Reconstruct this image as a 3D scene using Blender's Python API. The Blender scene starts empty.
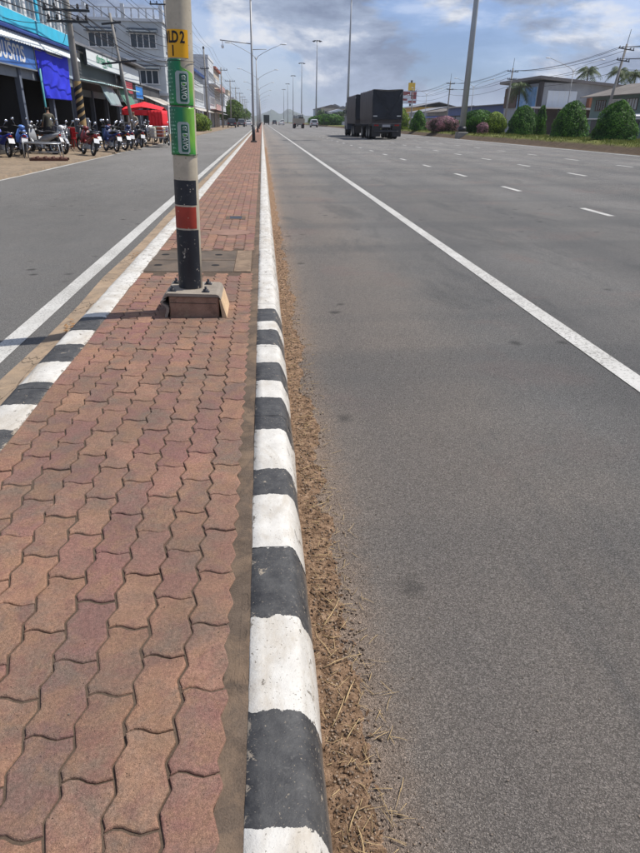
import bpy, bmesh, math, random
import numpy as np
from mathutils import Vector, Matrix, noise, Euler
random.seed(7); np.random.seed(7)
R = math.radians; PI = math.pi
SC = bpy.context.scene
COL = SC.collection

# ------------------------------------------------------------------ camera
CAM_H = 1.25
PITCH, YAW, ROLL = -26.27, 5.42, 1.35
cd = bpy.data.cameras.new('camera'); cam = bpy.data.objects.new('camera', cd); COL.objects.link(cam)
cd.sensor_fit = 'VERTICAL'; cd.sensor_height = 36.0; cd.sensor_width = 27.0; cd.lens = 36.0*616/853
cd.clip_start = 0.05; cd.clip_end = 20000
p, y, ro = R(PITCH), R(YAW), R(ROLL)
fw = Vector((math.sin(y)*math.cos(p), math.cos(y)*math.cos(p), math.sin(p)))
r0 = Vector((math.cos(y), -math.sin(y), 0)); u0 = r0.cross(fw)
r1 = r0*math.cos(ro)+u0*math.sin(ro); u1 = -r0*math.sin(ro)+u0*math.cos(ro)
M = Matrix((r1, u1, -fw)).transposed().to_4x4(); M.translation = Vector((0, 0, CAM_H))
cam.matrix_world = M
SC.camera = cam

# ------------------------------------------------------------------ light
SUN_EL, SUN_AZ = 57.0, 14.0            # azimuth measured from +X towards +Y
sd = Vector((math.cos(R(SUN_EL))*math.cos(R(SUN_AZ)), math.cos(R(SUN_EL))*math.sin(R(SUN_AZ)), math.sin(R(SUN_EL))))
sl = bpy.data.lights.new('sun', 'SUN'); sl.energy = 3.6; sl.angle = R(0.53); sl.color = (1.0, 0.955, 0.89)
so = bpy.data.objects.new('sun', sl); COL.objects.link(so)
so.rotation_euler = (-sd).to_track_quat('-Z', 'Y').to_euler(); so.location = (20, 5, 40)
world = bpy.data.worlds.new('World'); SC.world = world; world.use_nodes = True
SC.view_settings.view_transform = 'Standard'; SC.view_settings.look = 'None'
SC.view_settings.exposure = 0.45; SC.view_settings.gamma = 1.0; SC.view_settings.use_curve_mapping = False

def build_world():
    nt = world.node_tree; nt.nodes.clear(); N = nt.nodes.new; L = nt.links.new
    out = N('ShaderNodeOutputWorld'); bg = N('ShaderNodeBackground'); bg.inputs[1].default_value = 0.10
    sky = N('ShaderNodeTexSky'); sky.sky_type = 'NISHITA'; sky.sun_disc = False
    sky.sun_elevation = R(SUN_EL); sky.sun_rotation = R(90-SUN_AZ)
    sky.air_density = 1.0; sky.dust_density = 1.2; sky.ozone_density = 1.2
    tc = N('ShaderNodeTexCoord'); sep = N('ShaderNodeSeparateXYZ'); L(tc.outputs['Generated'], sep.inputs[0])
    # project the view direction on a cloud layer
    mx = N('ShaderNodeMath'); mx.operation = 'MAXIMUM'; mx.inputs[1].default_value = 0.0; L(sep.outputs[2], mx.inputs[0])
    ad = N('ShaderNodeMath'); ad.operation = 'ADD'; ad.inputs[1].default_value = 0.11; L(mx.outputs[0], ad.inputs[0])
    dx = N('ShaderNodeMath'); dx.operation = 'DIVIDE'; L(sep.outputs[0], dx.inputs[0]); L(ad.outputs[0], dx.inputs[1])
    dy = N('ShaderNodeMath'); dy.operation = 'DIVIDE'; L(sep.outputs[1], dy.inputs[0]); L(ad.outputs[0], dy.inputs[1])
    cb = N('ShaderNodeCombineXYZ'); zz = N('ShaderNodeMath'); zz.operation = 'MULTIPLY'; zz.inputs[1].default_value = 2.3; L(sep.outputs[2], zz.inputs[0])
    L(sep.outputs[0], cb.inputs[0]); L(sep.outputs[1], cb.inputs[1]); L(zz.outputs[0], cb.inputs[2])
    def nz(scale, detail, rough, off, dist=0.0):
        mp = N('ShaderNodeMapping'); mp.inputs['Location'].default_value = off; L(cb.outputs[0], mp.inputs[0])
        n = N('ShaderNodeTexNoise'); n.inputs['Scale'].default_value = scale; n.inputs['Detail'].default_value = detail
        n.inputs['Roughness'].default_value = rough; n.inputs['Distortion'].default_value = dist
        L(mp.outputs[0], n.inputs['Vector']); return n
    n1 = nz(4.2, 10, 0.55, (3.1, 1.7, 0.3), 0.15)     # cover
    n2 = nz(3.4, 10, 0.62, (9.6, 4.1, 2.2), 0.25)       # light and dark parts of the clouds
    r1_ = N('ShaderNodeValToRGB'); r1_.color_ramp.elements[0].position = 0.43; r1_.color_ramp.elements[1].position = 0.52; L(n1.outputs[0], r1_.inputs[0])
    r2_ = N('ShaderNodeValToRGB'); e = r2_.color_ramp.elements
    e[0].position = 0.43; e[0].color = (1.60, 2.00, 2.95, 1)
    e[1].position = 0.59; e[1].color = (5.8, 6.0, 6.5, 1)
    m_ = e.new(0.52); m_.color = (2.8, 3.35, 4.5, 1)
    L(n2.outputs[0], r2_.inputs[0])
    # palest towards the horizon, as the cloud layer thins into far air
    hz = N('ShaderNodeMapRange'); hz.inputs['From Min'].default_value = 0.0; hz.inputs['From Max'].default_value = 0.055
    hz.inputs['To Min'].default_value = 0.85; hz.inputs['To Max'].default_value = 0.0; L(mx.outputs[0], hz.inputs[0])
    mixh = N('ShaderNodeMix'); mixh.data_type = 'RGBA'; L(hz.outputs[0], mixh.inputs[0]); L(r2_.outputs[0], mixh.inputs[6]); mixh.inputs[7].default_value = (3.3, 4.1, 5.4, 1)
    mix = N('ShaderNodeMix'); mix.data_type = 'RGBA'; cv = N('ShaderNodeMath'); cv.operation = 'MAXIMUM'; cv.inputs[1].default_value = 0.45; L(r1_.outputs[0], cv.inputs[0]); cv2 = N('ShaderNodeMath'); cv2.operation = 'MAXIMUM'; L(cv.outputs[0], cv2.inputs[0]); L(hz.outputs[0], cv2.inputs[1]); L(cv2.outputs[0], mix.inputs[0]); tn = N('ShaderNodeMix'); tn.data_type = 'RGBA'; tn.blend_type = 'MULTIPLY'; tn.inputs[0].default_value = 1; L(sky.outputs[0], tn.inputs[6]); tn.inputs[7].default_value = (0.50, 0.68, 1.05, 1); L(tn.outputs[2], mix.inputs[6]); L(mixh.outputs[2], mix.inputs[7])
    L(mix.outputs[2], bg.inputs[0]); L(bg.outputs[0], out.inputs[0])
build_world()

# ------------------------------------------------------------------ materials
MATS = {}
def _nt(name):
    m = bpy.data.materials.new(name); m.use_nodes = True; nt = m.node_tree; nt.nodes.clear()
    out = nt.nodes.new('ShaderNodeOutputMaterial'); b = nt.nodes.new('ShaderNodeBsdfPrincipled')
    nt.links.new(b.outputs[0], out.inputs[0]); MATS[name] = m
    return m, nt, b
def setspec(b, v):
    b.inputs['Specular IOR Level'].default_value = v
class G:
    """tiny node-graph helper"""
    def __init__(s, nt): s.nt = nt; s.N = nt.nodes.new; s.L = nt.links.new
    def _in(s, sock, v):
        if isinstance(v, bpy.types.NodeSocket): s.L(v, sock)
        else: sock.default_value = v
    def obj(s): return s.N('ShaderNodeTexCoord').outputs['Object']
    def pos(s): return s.N('ShaderNodeNewGeometry').outputs['Position']
    def sep(s, v): n = s.N('ShaderNodeSeparateXYZ'); s.L(v, n.inputs[0]); return n.outputs
    def noise(s, v, scale, detail=4, rough=0.55, dist=0.0):
        n = s.N('ShaderNodeTexNoise'); s._in(n.inputs['Vector'], v); n.inputs['Scale'].default_value = scale
        n.inputs['Detail'].default_value = detail; n.inputs['Roughness'].default_value = rough; n.inputs['Distortion'].default_value = dist
        return n.outputs[0]
    def vor(s, v, scale, out='Distance', feature='F1'):
        n = s.N('ShaderNodeTexVoronoi'); n.feature = feature; s._in(n.inputs['Vector'], v); n.inputs['Scale'].default_value = scale
        return n.outputs[out]
    def math(s, op, a, b=0.0, c=0.0):
        n = s.N('ShaderNodeMath'); n.operation = op; s._in(n.inputs[0], a); s._in(n.inputs[1], b)
        if op in ('MULTIPLY_ADD', 'SMOOTH_MIN', 'COMPARE'): s._in(n.inputs[2], c)
        return n.outputs[0]
    def mr(s, v, a, b, c=0.0, d=1.0, smooth=False):
        n = s.N('ShaderNodeMapRange'); n.clamp = True
        if smooth: n.interpolation_type = 'SMOOTHSTEP'
        s._in(n.inputs[0], v)
        for i, q in enumerate((a, b, c, d)): n.inputs[1+i].default_value = q
        return n.outputs[0]
    def mix(s, f, a, b, mode='MIX'):
        n = s.N('ShaderNodeMix'); n.data_type = 'RGBA'; n.blend_type = mode; n.clamp_factor = True
        s._in(n.inputs[0], f)
        for i, q in ((6, a), (7, b)):
            if isinstance(q, bpy.types.NodeSocket): s.L(q, n.inputs[i])
            else: n.inputs[i].default_value = (*q, 1) if len(q) == 3 else q
        return n.outputs[2]
    def mapping(s, v, scale=(1, 1, 1), loc=(0, 0, 0)):
        n = s.N('ShaderNodeMapping'); s.L(v, n.inputs[0]); n.inputs['Scale'].default_value = scale; n.inputs['Location'].default_value = loc; return n.outputs[0]
    def bump(s, h, strength, dist, normal=None):
        n = s.N('ShaderNodeBump'); n.inputs['Strength'].default_value = strength; n.inputs['Distance'].default_value = dist
        s.L(h, n.inputs['Height'])
        if normal: s.L(normal, n.inputs['Normal'])
        return n.outputs[0]
def scol(c, k): return tuple(min(1, v*k) for v in c)

def mat(name, c, rough=0.7, var=0.18, scale=3.0, bump=0.0, bscale=40.0, bd=0.01, metal=0.0, spec=0.4, dirt=0.0, dcol=(0.16, 0.12, 0.08), world=False):
    if name in MATS: return MATS[name]
    m, nt, b = _nt(name); g = G(nt)
    v = g.pos() if world else g.obj()
    n = g.noise(v, scale, 6, 0.6)
    col = g.mix(g.mr(n, 0.3, 0.7), scol(c, 1-var), scol(c, 1+var))
    if dirt > 0:
        d = g.noise(v, scale*0.45, 7, 0.7, 0.4)
        col = g.mix(g.math('MULTIPLY', g.mr(d, 0.45, 0.72), dirt), col, dcol)
    nt.links.new(col, b.inputs['Base Color'])
    b.inputs['Roughness'].default_value = rough; b.inputs['Metallic'].default_value = metal; setspec(b, spec)
    if bump > 0:
        h = g.noise(v, bscale, 5, 0.65); nt.links.new(g.bump(h, bump, bd), b.inputs['Normal'])
    return m

def mat_paver(name, joined=False):
    m, nt, b = _nt(name); g = G(nt); pos = g.pos()
    if joined:
        at = g.N('ShaderNodeAttribute'); at.attribute_name = 'tint'; rnd = at.outputs['Fac']
    else:
        rnd = g.N('ShaderNodeObjectInfo').outputs['Random']
    rp = g.N('ShaderNodeValToRGB'); g.L(rnd, rp.inputs[0]); e = rp.color_ramp.elements
    e[0].position = 0.0; e[0].color = (0.330, 0.180, 0.120, 1)
    e[1].position = 1.0; e[1].color = (0.370, 0.205, 0.135, 1)
    for ps, cc in ((0.18, (0.250, 0.160, 0.122)), (0.34, (0.300, 0.148, 0.128)), (0.5, (0.420, 0.240, 0.155)), (0.66, (0.270, 0.138, 0.122)), (0.84, (0.390, 0.215, 0.140))):
        q = e.new(ps); q.color = (*cc, 1)
    col = rp.outputs[0]
    # blotches of grey cement film and purple-red pigment
    film = g.noise(pos, 3.1, 8, 0.68, 0.4)
    col = g.mix(g.mr(film, 0.46, 0.62, 0, 0.85), col, (0.215, 0.160, 0.122))
    blot = g.noise(pos, 15.0, 5, 0.65, 0.5)
    col = g.mix(g.mr(blot, 0.47, 0.61, 0, 0.45), col, (0.240, 0.115, 0.095))
    blo2 = g.noise(g.mapping(pos, (1, 1, 1), (5, 9, 2)), 9.0, 5, 0.65, 0.3)
    col = g.mix(g.mr(blo2, 0.48, 0.62, 0, 0.6), col, (0.345, 0.200, 0.120))
    # sand grains
    gr = g.noise(pos, 520.0, 3, 0.85)
    col = g.mix(g.mr(gr, 0.36, 0.66, 0, 1.0), scol_sock(g, col, 0.58), scol_sock(g, col, 1.42))
    g2_ = g.noise(pos, 110.0, 4, 0.75); col = g.mix(g.mr(g2_, 0.38, 0.62, 0, 1.0), scol_sock(g, col, 0.82), scol_sock(g, col, 1.18))
    pal = g.vor(pos, 260.0)
    ps = g.noise(pos, 90.0, 3, 0.6)
    sp = g.math('MULTIPLY', g.mr(pal, 0.30, 0.12), g.mr(ps, 0.56, 0.66))
    col = g.mix(g.math('MULTIPLY', sp, 0.55), col, (0.52, 0.42, 0.33))
    dk = g.math('MULTIPLY', g.mr(g.vor(pos, 120.0), 0.2, 0.08), g.mr(g.noise(pos, 35.0, 3), 0.56, 0.64))
    col = g.mix(g.math('MULTIPLY', dk, 0.7), col, (0.06, 0.045, 0.035))
    gm = g.noise(g.mapping(pos, (1, .6, 1), (8, 3, 1)), 1.6, 8, .7, .5); col = g.mix(g.mr(gm, .44, .62, 0, .55), col, scol_sock(g, g.mix(.5, col, (.17, .135, .11)), .8))
    col = scol_sock(g, col, .88)
    g.L(col, b.inputs['Base Color']); b.inputs['Roughness'].default_value = 0.9; setspec(b, 0.25)
    h = g.math('ADD', g.noise(pos, 330.0, 4, 0.7), g.math('MULTIPLY', g.noise(pos, 60.0, 4, 0.6), 1.5))
    h = g.math('SUBTRACT', h, g.math('MULTIPLY', dk, 1.2))
    g.L(g.bump(h, 1.0, 0.0035), b.inputs['Normal'])
    return m
def scol_sock(g, col, k):
    n = g.N('ShaderNodeVectorMath'); n.operation = 'SCALE'; g.L(col, n.inputs[0]); n.inputs['Scale'].default_value = k; return n.outputs[0]

def mat_asphalt(name, base=0.15, main=True):
    m, nt, b = _nt(name); g = G(nt); pos = g.pos(); X, Y, Z = g.sep(pos)
    big = g.noise(g.mapping(pos, (1, 0.35, 1)), 0.35, 5, 0.6)
    wet = g.noise(pos, 2.2, 6, 0.6)
    c0 = g.mix(g.mr(big, 0.35, 0.65), scol((base, base*0.965, base*0.905), 0.82), scol((base, base*0.965, base*0.91), 1.16))
    c0 = g.mix(g.mr(wet, 0.3, 0.7, 0, 0.5), c0, scol((base*1.04, base*0.97, base*0.88), 1.12))
    if main:   # brown dust that the wind leaves along the kerb
        wob = g.math('MULTIPLY', g.noise(pos, 1.6, 6, 0.65), 0.9)
        du = g.mr(g.math('ADD', X, wob), 2.1, 0.75, 0, 1)
        c0 = g.mix(g.math('MULTIPLY', du, 0.8), c0, (0.37, 0.30, 0.24))
        nr = g.mr(g.math('ADD', X, g.math('MULTIPLY', g.noise(pos, 14, 8, .8), .26)), 0.50, 0.37); c0 = g.mix(g.math('MULTIPLY', nr, 0.85), c0, (0.47, 0.34, 0.245))
        # faint tyre-polished tracks
        tr = g.math('ABSOLUTE', g.math('SUBTRACT', g.math('FRACT', g.math('DIVIDE', g.math('SUBTRACT', X, 2.25), 1.7)), 0.5))
        c0 = g.mix(g.mr(tr, 0.15, 0.5, 0.0, 0.45), c0, scol((base*0.8, base*0.79, base*0.78), .9))
        sm = g.noise(g.mapping(pos, (1.0, .25, 1)), 1.1, 6, .7, .5); c0 = g.mix(g.mr(sm, .53, .64, 0, .55), c0, scol((base, base, base*.98), .6))
        pk = g.noise(pos, 0.9, 4, .6, .3); c0 = g.mix(g.mr(pk, .56, .68, 0, .4), c0, (0.30, 0.225, 0.20))
        # lighter and darker resurfacing courses across the road
        cr = g.noise(g.mapping(pos, (0.02, 1, 1)), 0.5, 3, 0.6)
        c0 = g.mix(g.mr(cr, 0.5, 0.60, 0, 0.42), c0, scol((base, base, base*0.98), 0.68))
    wp = g.N('ShaderNodeVectorMath'); wp.operation = 'ADD'; g.L(pos, wp.inputs[0]); nv = g.N('ShaderNodeTexNoise'); nv.inputs['Scale'].default_value = 140; nv.inputs['Detail'].default_value = 3; g.L(pos, nv.inputs['Vector']); ns = g.N('ShaderNodeVectorMath'); ns.operation = 'SCALE'; ns.inputs['Scale'].default_value = 0.012; g.L(nv.outputs['Color'], ns.inputs[0]); g.L(ns.outputs[0], wp.inputs[1]); wpo = wp.outputs[0]
    st = g.vor(wpo, 250.0, 'Color'); sx = g.sep(st)[0]
    fine_ = g.noise(pos, 420, 4, 0.8)
    c1 = g.mix(g.mr(sx, 0.0, 1.0), scol_sock(g, c0, 0.66), scol_sock(g, c0, 1.38))
    c1 = g.mix(g.mr(fine_, 0.36, 0.64), scol_sock(g, c1, 0.68), scol_sock(g, c1, 1.3))
    gp = g.mr(g.vor(wpo, 250.0), 0.45, 0.65)
    c1 = g.mix(g.math('MULTIPLY', gp, 0.6), c1, scol_sock(g, c0, 0.35))
    wh = g.math('MULTIPLY', g.mr(g.vor(pos, 95.0), 0.22, 0.12), g.mr(g.noise(pos, 31.0, 2), 0.56, 0.62))
    c1 = g.mix(g.math('MULTIPLY', wh, 0.65), c1, (0.42, 0.39, 0.35))
    # oil drips
    oil = g.math('MULTIPLY', g.mr(g.math('ADD', g.vor(pos, 2.6), g.math('MULTIPLY', g.noise(pos, 18, 4), 0.16)), 0.24, 0.12), g.mr(g.noise(pos, 0.55, 2), 0.46, 0.54))
    c1 = g.mix(g.math('MULTIPLY', oil, 0.75), c1, (0.05, 0.048, 0.046))
    g.L(c1, b.inputs['Base Color']); b.inputs['Roughness'].default_value = 0.88; setspec(b, 0.22)
    h = g.math('ADD', g.math('SUBTRACT', g.math('MULTIPLY', sx, 0.7), g.math('MULTIPLY', g.vor(wpo, 250.0), 1.2)), fine_)
    h = g.math('ADD', h, g.math('MULTIPLY', g.noise(pos, 60.0, 4, 0.7), 1.4))
    g.L(g.bump(h, 1.0, 0.0055), b.inputs['Normal'])
    return m

def mat_kerb(name, marks, chips=0.5, worn_from=4.5, axis='right'):
    """marks: list of (start_y, 'b' or 'w')"""
    m, nt, b = _nt(name); g = G(nt); pos = g.pos(); X, Y, Z = g.sep(pos)
    n = g.noise(pos, 16.0, 6, 0.7, 0.3); n2 = g.noise(pos, 3.0, 2)
    yy = g.math('ADD', Y, g.math('MULTIPLY', g.math('SUBTRACT', n, 0.5), 0.055))
    yy = g.math('ADD', yy, g.math('MULTIPLY', g.math('SUBTRACT', n2, 0.5), 0.05))
    lo, hi = -2.0, 8.0
    t = g.mr(yy, lo, hi)
    rp = g.N('ShaderNodeValToRGB'); rp.color_ramp.interpolation = 'CONSTANT'; g.L(t, rp.inputs[0]); e = rp.color_ramp.elements
    e[0].position = 0; e[0].color = (1, 1, 1, 1); e.remove(e[1])
    for yv, k in marks:
        q = e.new((yv-lo)/(hi-lo)); c = 1.0 if k == 'w' else 0.0; q.color = (c, c, c, 1)
    fac = g.sep(rp.outputs[0])[0]
    wn = g.noise(pos, 9, 7, 0.65)
    white = g.mix(g.mr(wn, 0.3, 0.7), (0.47, 0.445, 0.40), (0.66, 0.635, 0.58))
    grime = g.noise(g.mapping(pos, (1, 0.4, 1), (3, 3, 3)), 5.5, 8, 0.72, 0.6)
    white = g.mix(g.mr(grime, 0.47, 0.66, 0, 0.8), white, (0.40, 0.345, 0.27))
    white = g.mix(g.mr(g.noise(g.mapping(pos, (1, 1, 1), (2, 8, 1)), 34, 8, 0.8), 0.60, 0.70, 0, 0.6), white, (0.24, 0.215, 0.18))
    bn = g.noise(pos, 14, 8, 0.75)
    black = g.mix(g.mr(bn, 0.35, 0.68), (0.026, 0.026, 0.028), (0.085, 0.083, 0.08))
    black = g.mix(g.mr(g.noise(g.mapping(pos, (1, 1, 1), (7, 2, 1)), 55, 5, 0.75), 0.60, 0.72, 0, 0.75), black, (0.17, 0.16, 0.145))
    paint = g.mix(fac, black, white)
    conc = g.mix(g.noise(pos, 80, 4, 0.7), (0.16, 0.13, 0.10), (0.42, 0.36, 0.28))
    dark = g.mix(g.noise(pos, 120, 4, 0.7), (0.06, 0.055, 0.05), (0.2, 0.18, 0.15))
    under = g.mix(fac, (0.30, 0.25, 0.19), g.mix(g.noise(pos, 5, 2), dark, conc))
    c = g.noise(g.mapping(pos, (1, 0.8, 1)), 26, 9, 0.72, 0.5)
    far = g.mr(Y, worn_from-1.2, worn_from+2, 0, 0.06)
    eg = g.mr(X, *((-0.040, -0.060) if axis == 'right' else (-1.125, -1.10)), 0, 0.11); eg2 = g.mr(X, *((0.075, 0.1) if axis == 'right' else (-1.27, -1.295)), 0, 0.05)
    chip = g.mr(g.math('ADD', g.math('ADD', c, far), g.math('MAXIMUM', eg, eg2)), 0.645-0.02*chips, 0.665-0.02*chips)
    c2 = g.mr(g.math('ADD', g.noise(pos, 130, 4, 0.7), g.math('MULTIPLY', n2, 0.12)), 0.69, 0.725)
    col = g.mix(g.math('MAXIMUM', chip, c2), paint, under)
    # edge of the inner side: mortar-coloured rim and road dirt low on the face
    low = g.mr(g.math('ADD', Z, g.math('MULTIPLY', n, 0.04)), -0.055, -0.125, 0, 0.7)
    col = g.mix(low, col, (0.27, 0.20, 0.14))
    g.L(col, b.inputs['Base Color']); b.inputs['Roughness'].default_value = 0.62; setspec(b, 0.4)
    h = g.math('ADD', g.math('MULTIPLY', g.noise(pos, 22, 6, 0.7), 1.2), g.math('MULTIPLY', g.noise(pos, 260, 3, 0.7), 0.25))
    h = g.math('SUBTRACT', h, g.math('MULTIPLY', g.math('MAXIMUM', chip, c2), 0.25))
    g.L(g.bump(h, 0.55, 0.006), b.inputs['Normal'])
    return m

def mat_line(name):
    m, nt, b = _nt(name); g = G(nt); pos = g.pos()
    n = g.noise(pos, 3.0, 8, 0.7, 0.4)
    col = g.mix(g.mr(n, 0.3, 0.7), (0.42, 0.405, 0.37), (0.57, 0.555, 0.515))
    w = g.math('ADD', g.noise(pos, 60, 5, 0.75), g.math('MULTIPLY', g.noise(pos, 1.2, 3), 0.22))
    col = g.mix(g.mr(w, 0.63, 0.72, 0, 0.9), col, (0.17, 0.16, 0.14))
    col = g.mix(g.mr(g.noise(g.mapping(pos, (8, 1, 1)), 1.3, 6, .75, .3), .55, .68, 0, .45), col, (.30, .285, .25))
    g.L(col, b.inputs['Base Color']); b.inputs['Roughness'].default_value = 0.7
    g.L(g.bump(g.noise(pos, 180, 4, 0.7), 0.5, 0.003), b.inputs['Normal'])
    return m

def mat_soil(name):
    m, nt, b = _nt(name); g = G(nt); pos = g.pos()
    n = g.noise(pos, 30, 10, 0.86, 0.4)
    rp = g.N('ShaderNodeValToRGB'); g.L(n, rp.inputs[0]); e = rp.color_ramp.elements
    e[0].position = 0.36; e[0].color = (0.050, 0.031, 0.021, 1); e[1].position = 0.66; e[1].color = (0.46, 0.33, 0.225, 1)
    q = e.new(0.46); q.color = (0.17, 0.105, 0.063, 1); q = e.new(0.55); q.color = (0.35, 0.225, 0.14, 1)
    gr = g.noise(pos, 300, 4, 0.75)
    col = g.mix(g.mr(gr, 0.3, 0.7), scol_sock(g, rp.outputs[0], 0.6), scol_sock(g, rp.outputs[0], 1.4))
    g.L(col, b.inputs['Base Color']); b.inputs['Roughness'].default_value = 0.95; setspec(b, 0.15)
    h = g.math('ADD', g.noise(pos, 220, 5, 0.75), g.math('MULTIPLY', g.noise(pos, 45, 5, 0.7), 2.0))
    g.L(g.bump(h, 0.9, 0.008), b.inputs['Normal'])
    return m

def mat_leaf(name, c1, c2, trans=0.25):
    if name in MATS: return MATS[name]
    m, nt, b = _nt(name); g = G(nt)
    at = g.N('ShaderNodeAttribute'); at.attribute_name = 'tint'
    col = g.mix(at.outputs['Fac'], c1, c2)
    g.L(col, b.inputs['Base Color']); b.inputs['Roughness'].default_value = 0.6; setspec(b, 0.3)
    tr = g.N('ShaderNodeBsdfTranslucent'); g.L(col, tr.inputs[0])
    mx = g.N('ShaderNodeMixShader'); mx.inputs[0].default_value = trans
    g.L(b.outputs[0], mx.inputs[1]); g.L(tr.outputs[0], mx.inputs[2])
    out = [n for n in nt.nodes if n.type == 'OUTPUT_MATERIAL'][0]; g.L(mx.outputs[0], out.inputs[0])
    return m

def mat_concrete(name, c, crack=0.0, scale=2.0, sand=0.0):
    if name in MATS: return MATS[name]
    m, nt, b = _nt(name); g = G(nt); pos = g.pos()
    n = g.noise(pos, scale, 8, 0.68, 0.3)
    col = g.mix(g.mr(n, 0.3, 0.7), scol(c, 0.72), scol(c, 1.22))
    gr = g.noise(pos, 260, 4, 0.75)
    col = g.mix(g.mr(gr, 0.3, 0.7), scol_sock(g, col, 0.72), scol_sock(g, col, 1.25))
    h = g.math('ADD', g.noise(pos, 200, 4, 0.7), g.math('MULTIPLY', g.noise(pos, 25, 5, 0.7), 1.5))
    if sand > 0:
        s = g.noise(pos, 6.0, 6, 0.7, 0.5); col = g.mix(g.mr(s, 0.46, 0.6, 0, sand), col, (0.40, 0.29, 0.19) if c[0] > .2 else (0.25, 0.17, 0.11)); s2 = g.noise(g.mapping(pos, (1, 1, 1), (4, 4, 1)), 10.0, 6, 0.7, 0.5); col = g.mix(g.mr(s2, 0.54, 0.66, 0, sand), col, scol(c, .5))
    if crack > 0:
        d = g.vor(g.mix(0.12, pos, g.N('ShaderNodeTexNoise').outputs[1]), 1.7, 'Distance', 'DISTANCE_TO_EDGE')
        k = g.math('MULTIPLY', g.mr(d, 0.012, 0.0), crack)
        col = g.mix(k, col, (0.05, 0.04, 0.03)); h = g.math('SUBTRACT', h, g.math('MULTIPLY', k, 2))
    g.L(col, b.inputs['Base Color']); b.inputs['Roughness'].default_value = 0.9; setspec(b, 0.2)
    g.L(g.bump(h, 0.6, 0.004), b.inputs['Normal'])
    return m

def mat_glass(name, c=(0.03, 0.04, 0.05)):
    if name in MATS: return MATS[name]
    m, nt, b = _nt(name); g = G(nt)
    n = g.noise(g.obj(), 1.3, 3)
    g.L(g.mix(n, scol(c, 0.6), scol(c, 1.6)), b.inputs['Base Color']); b.inputs['Roughness'].default_value = 0.12; setspec(b, 0.6)
    return m

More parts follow.
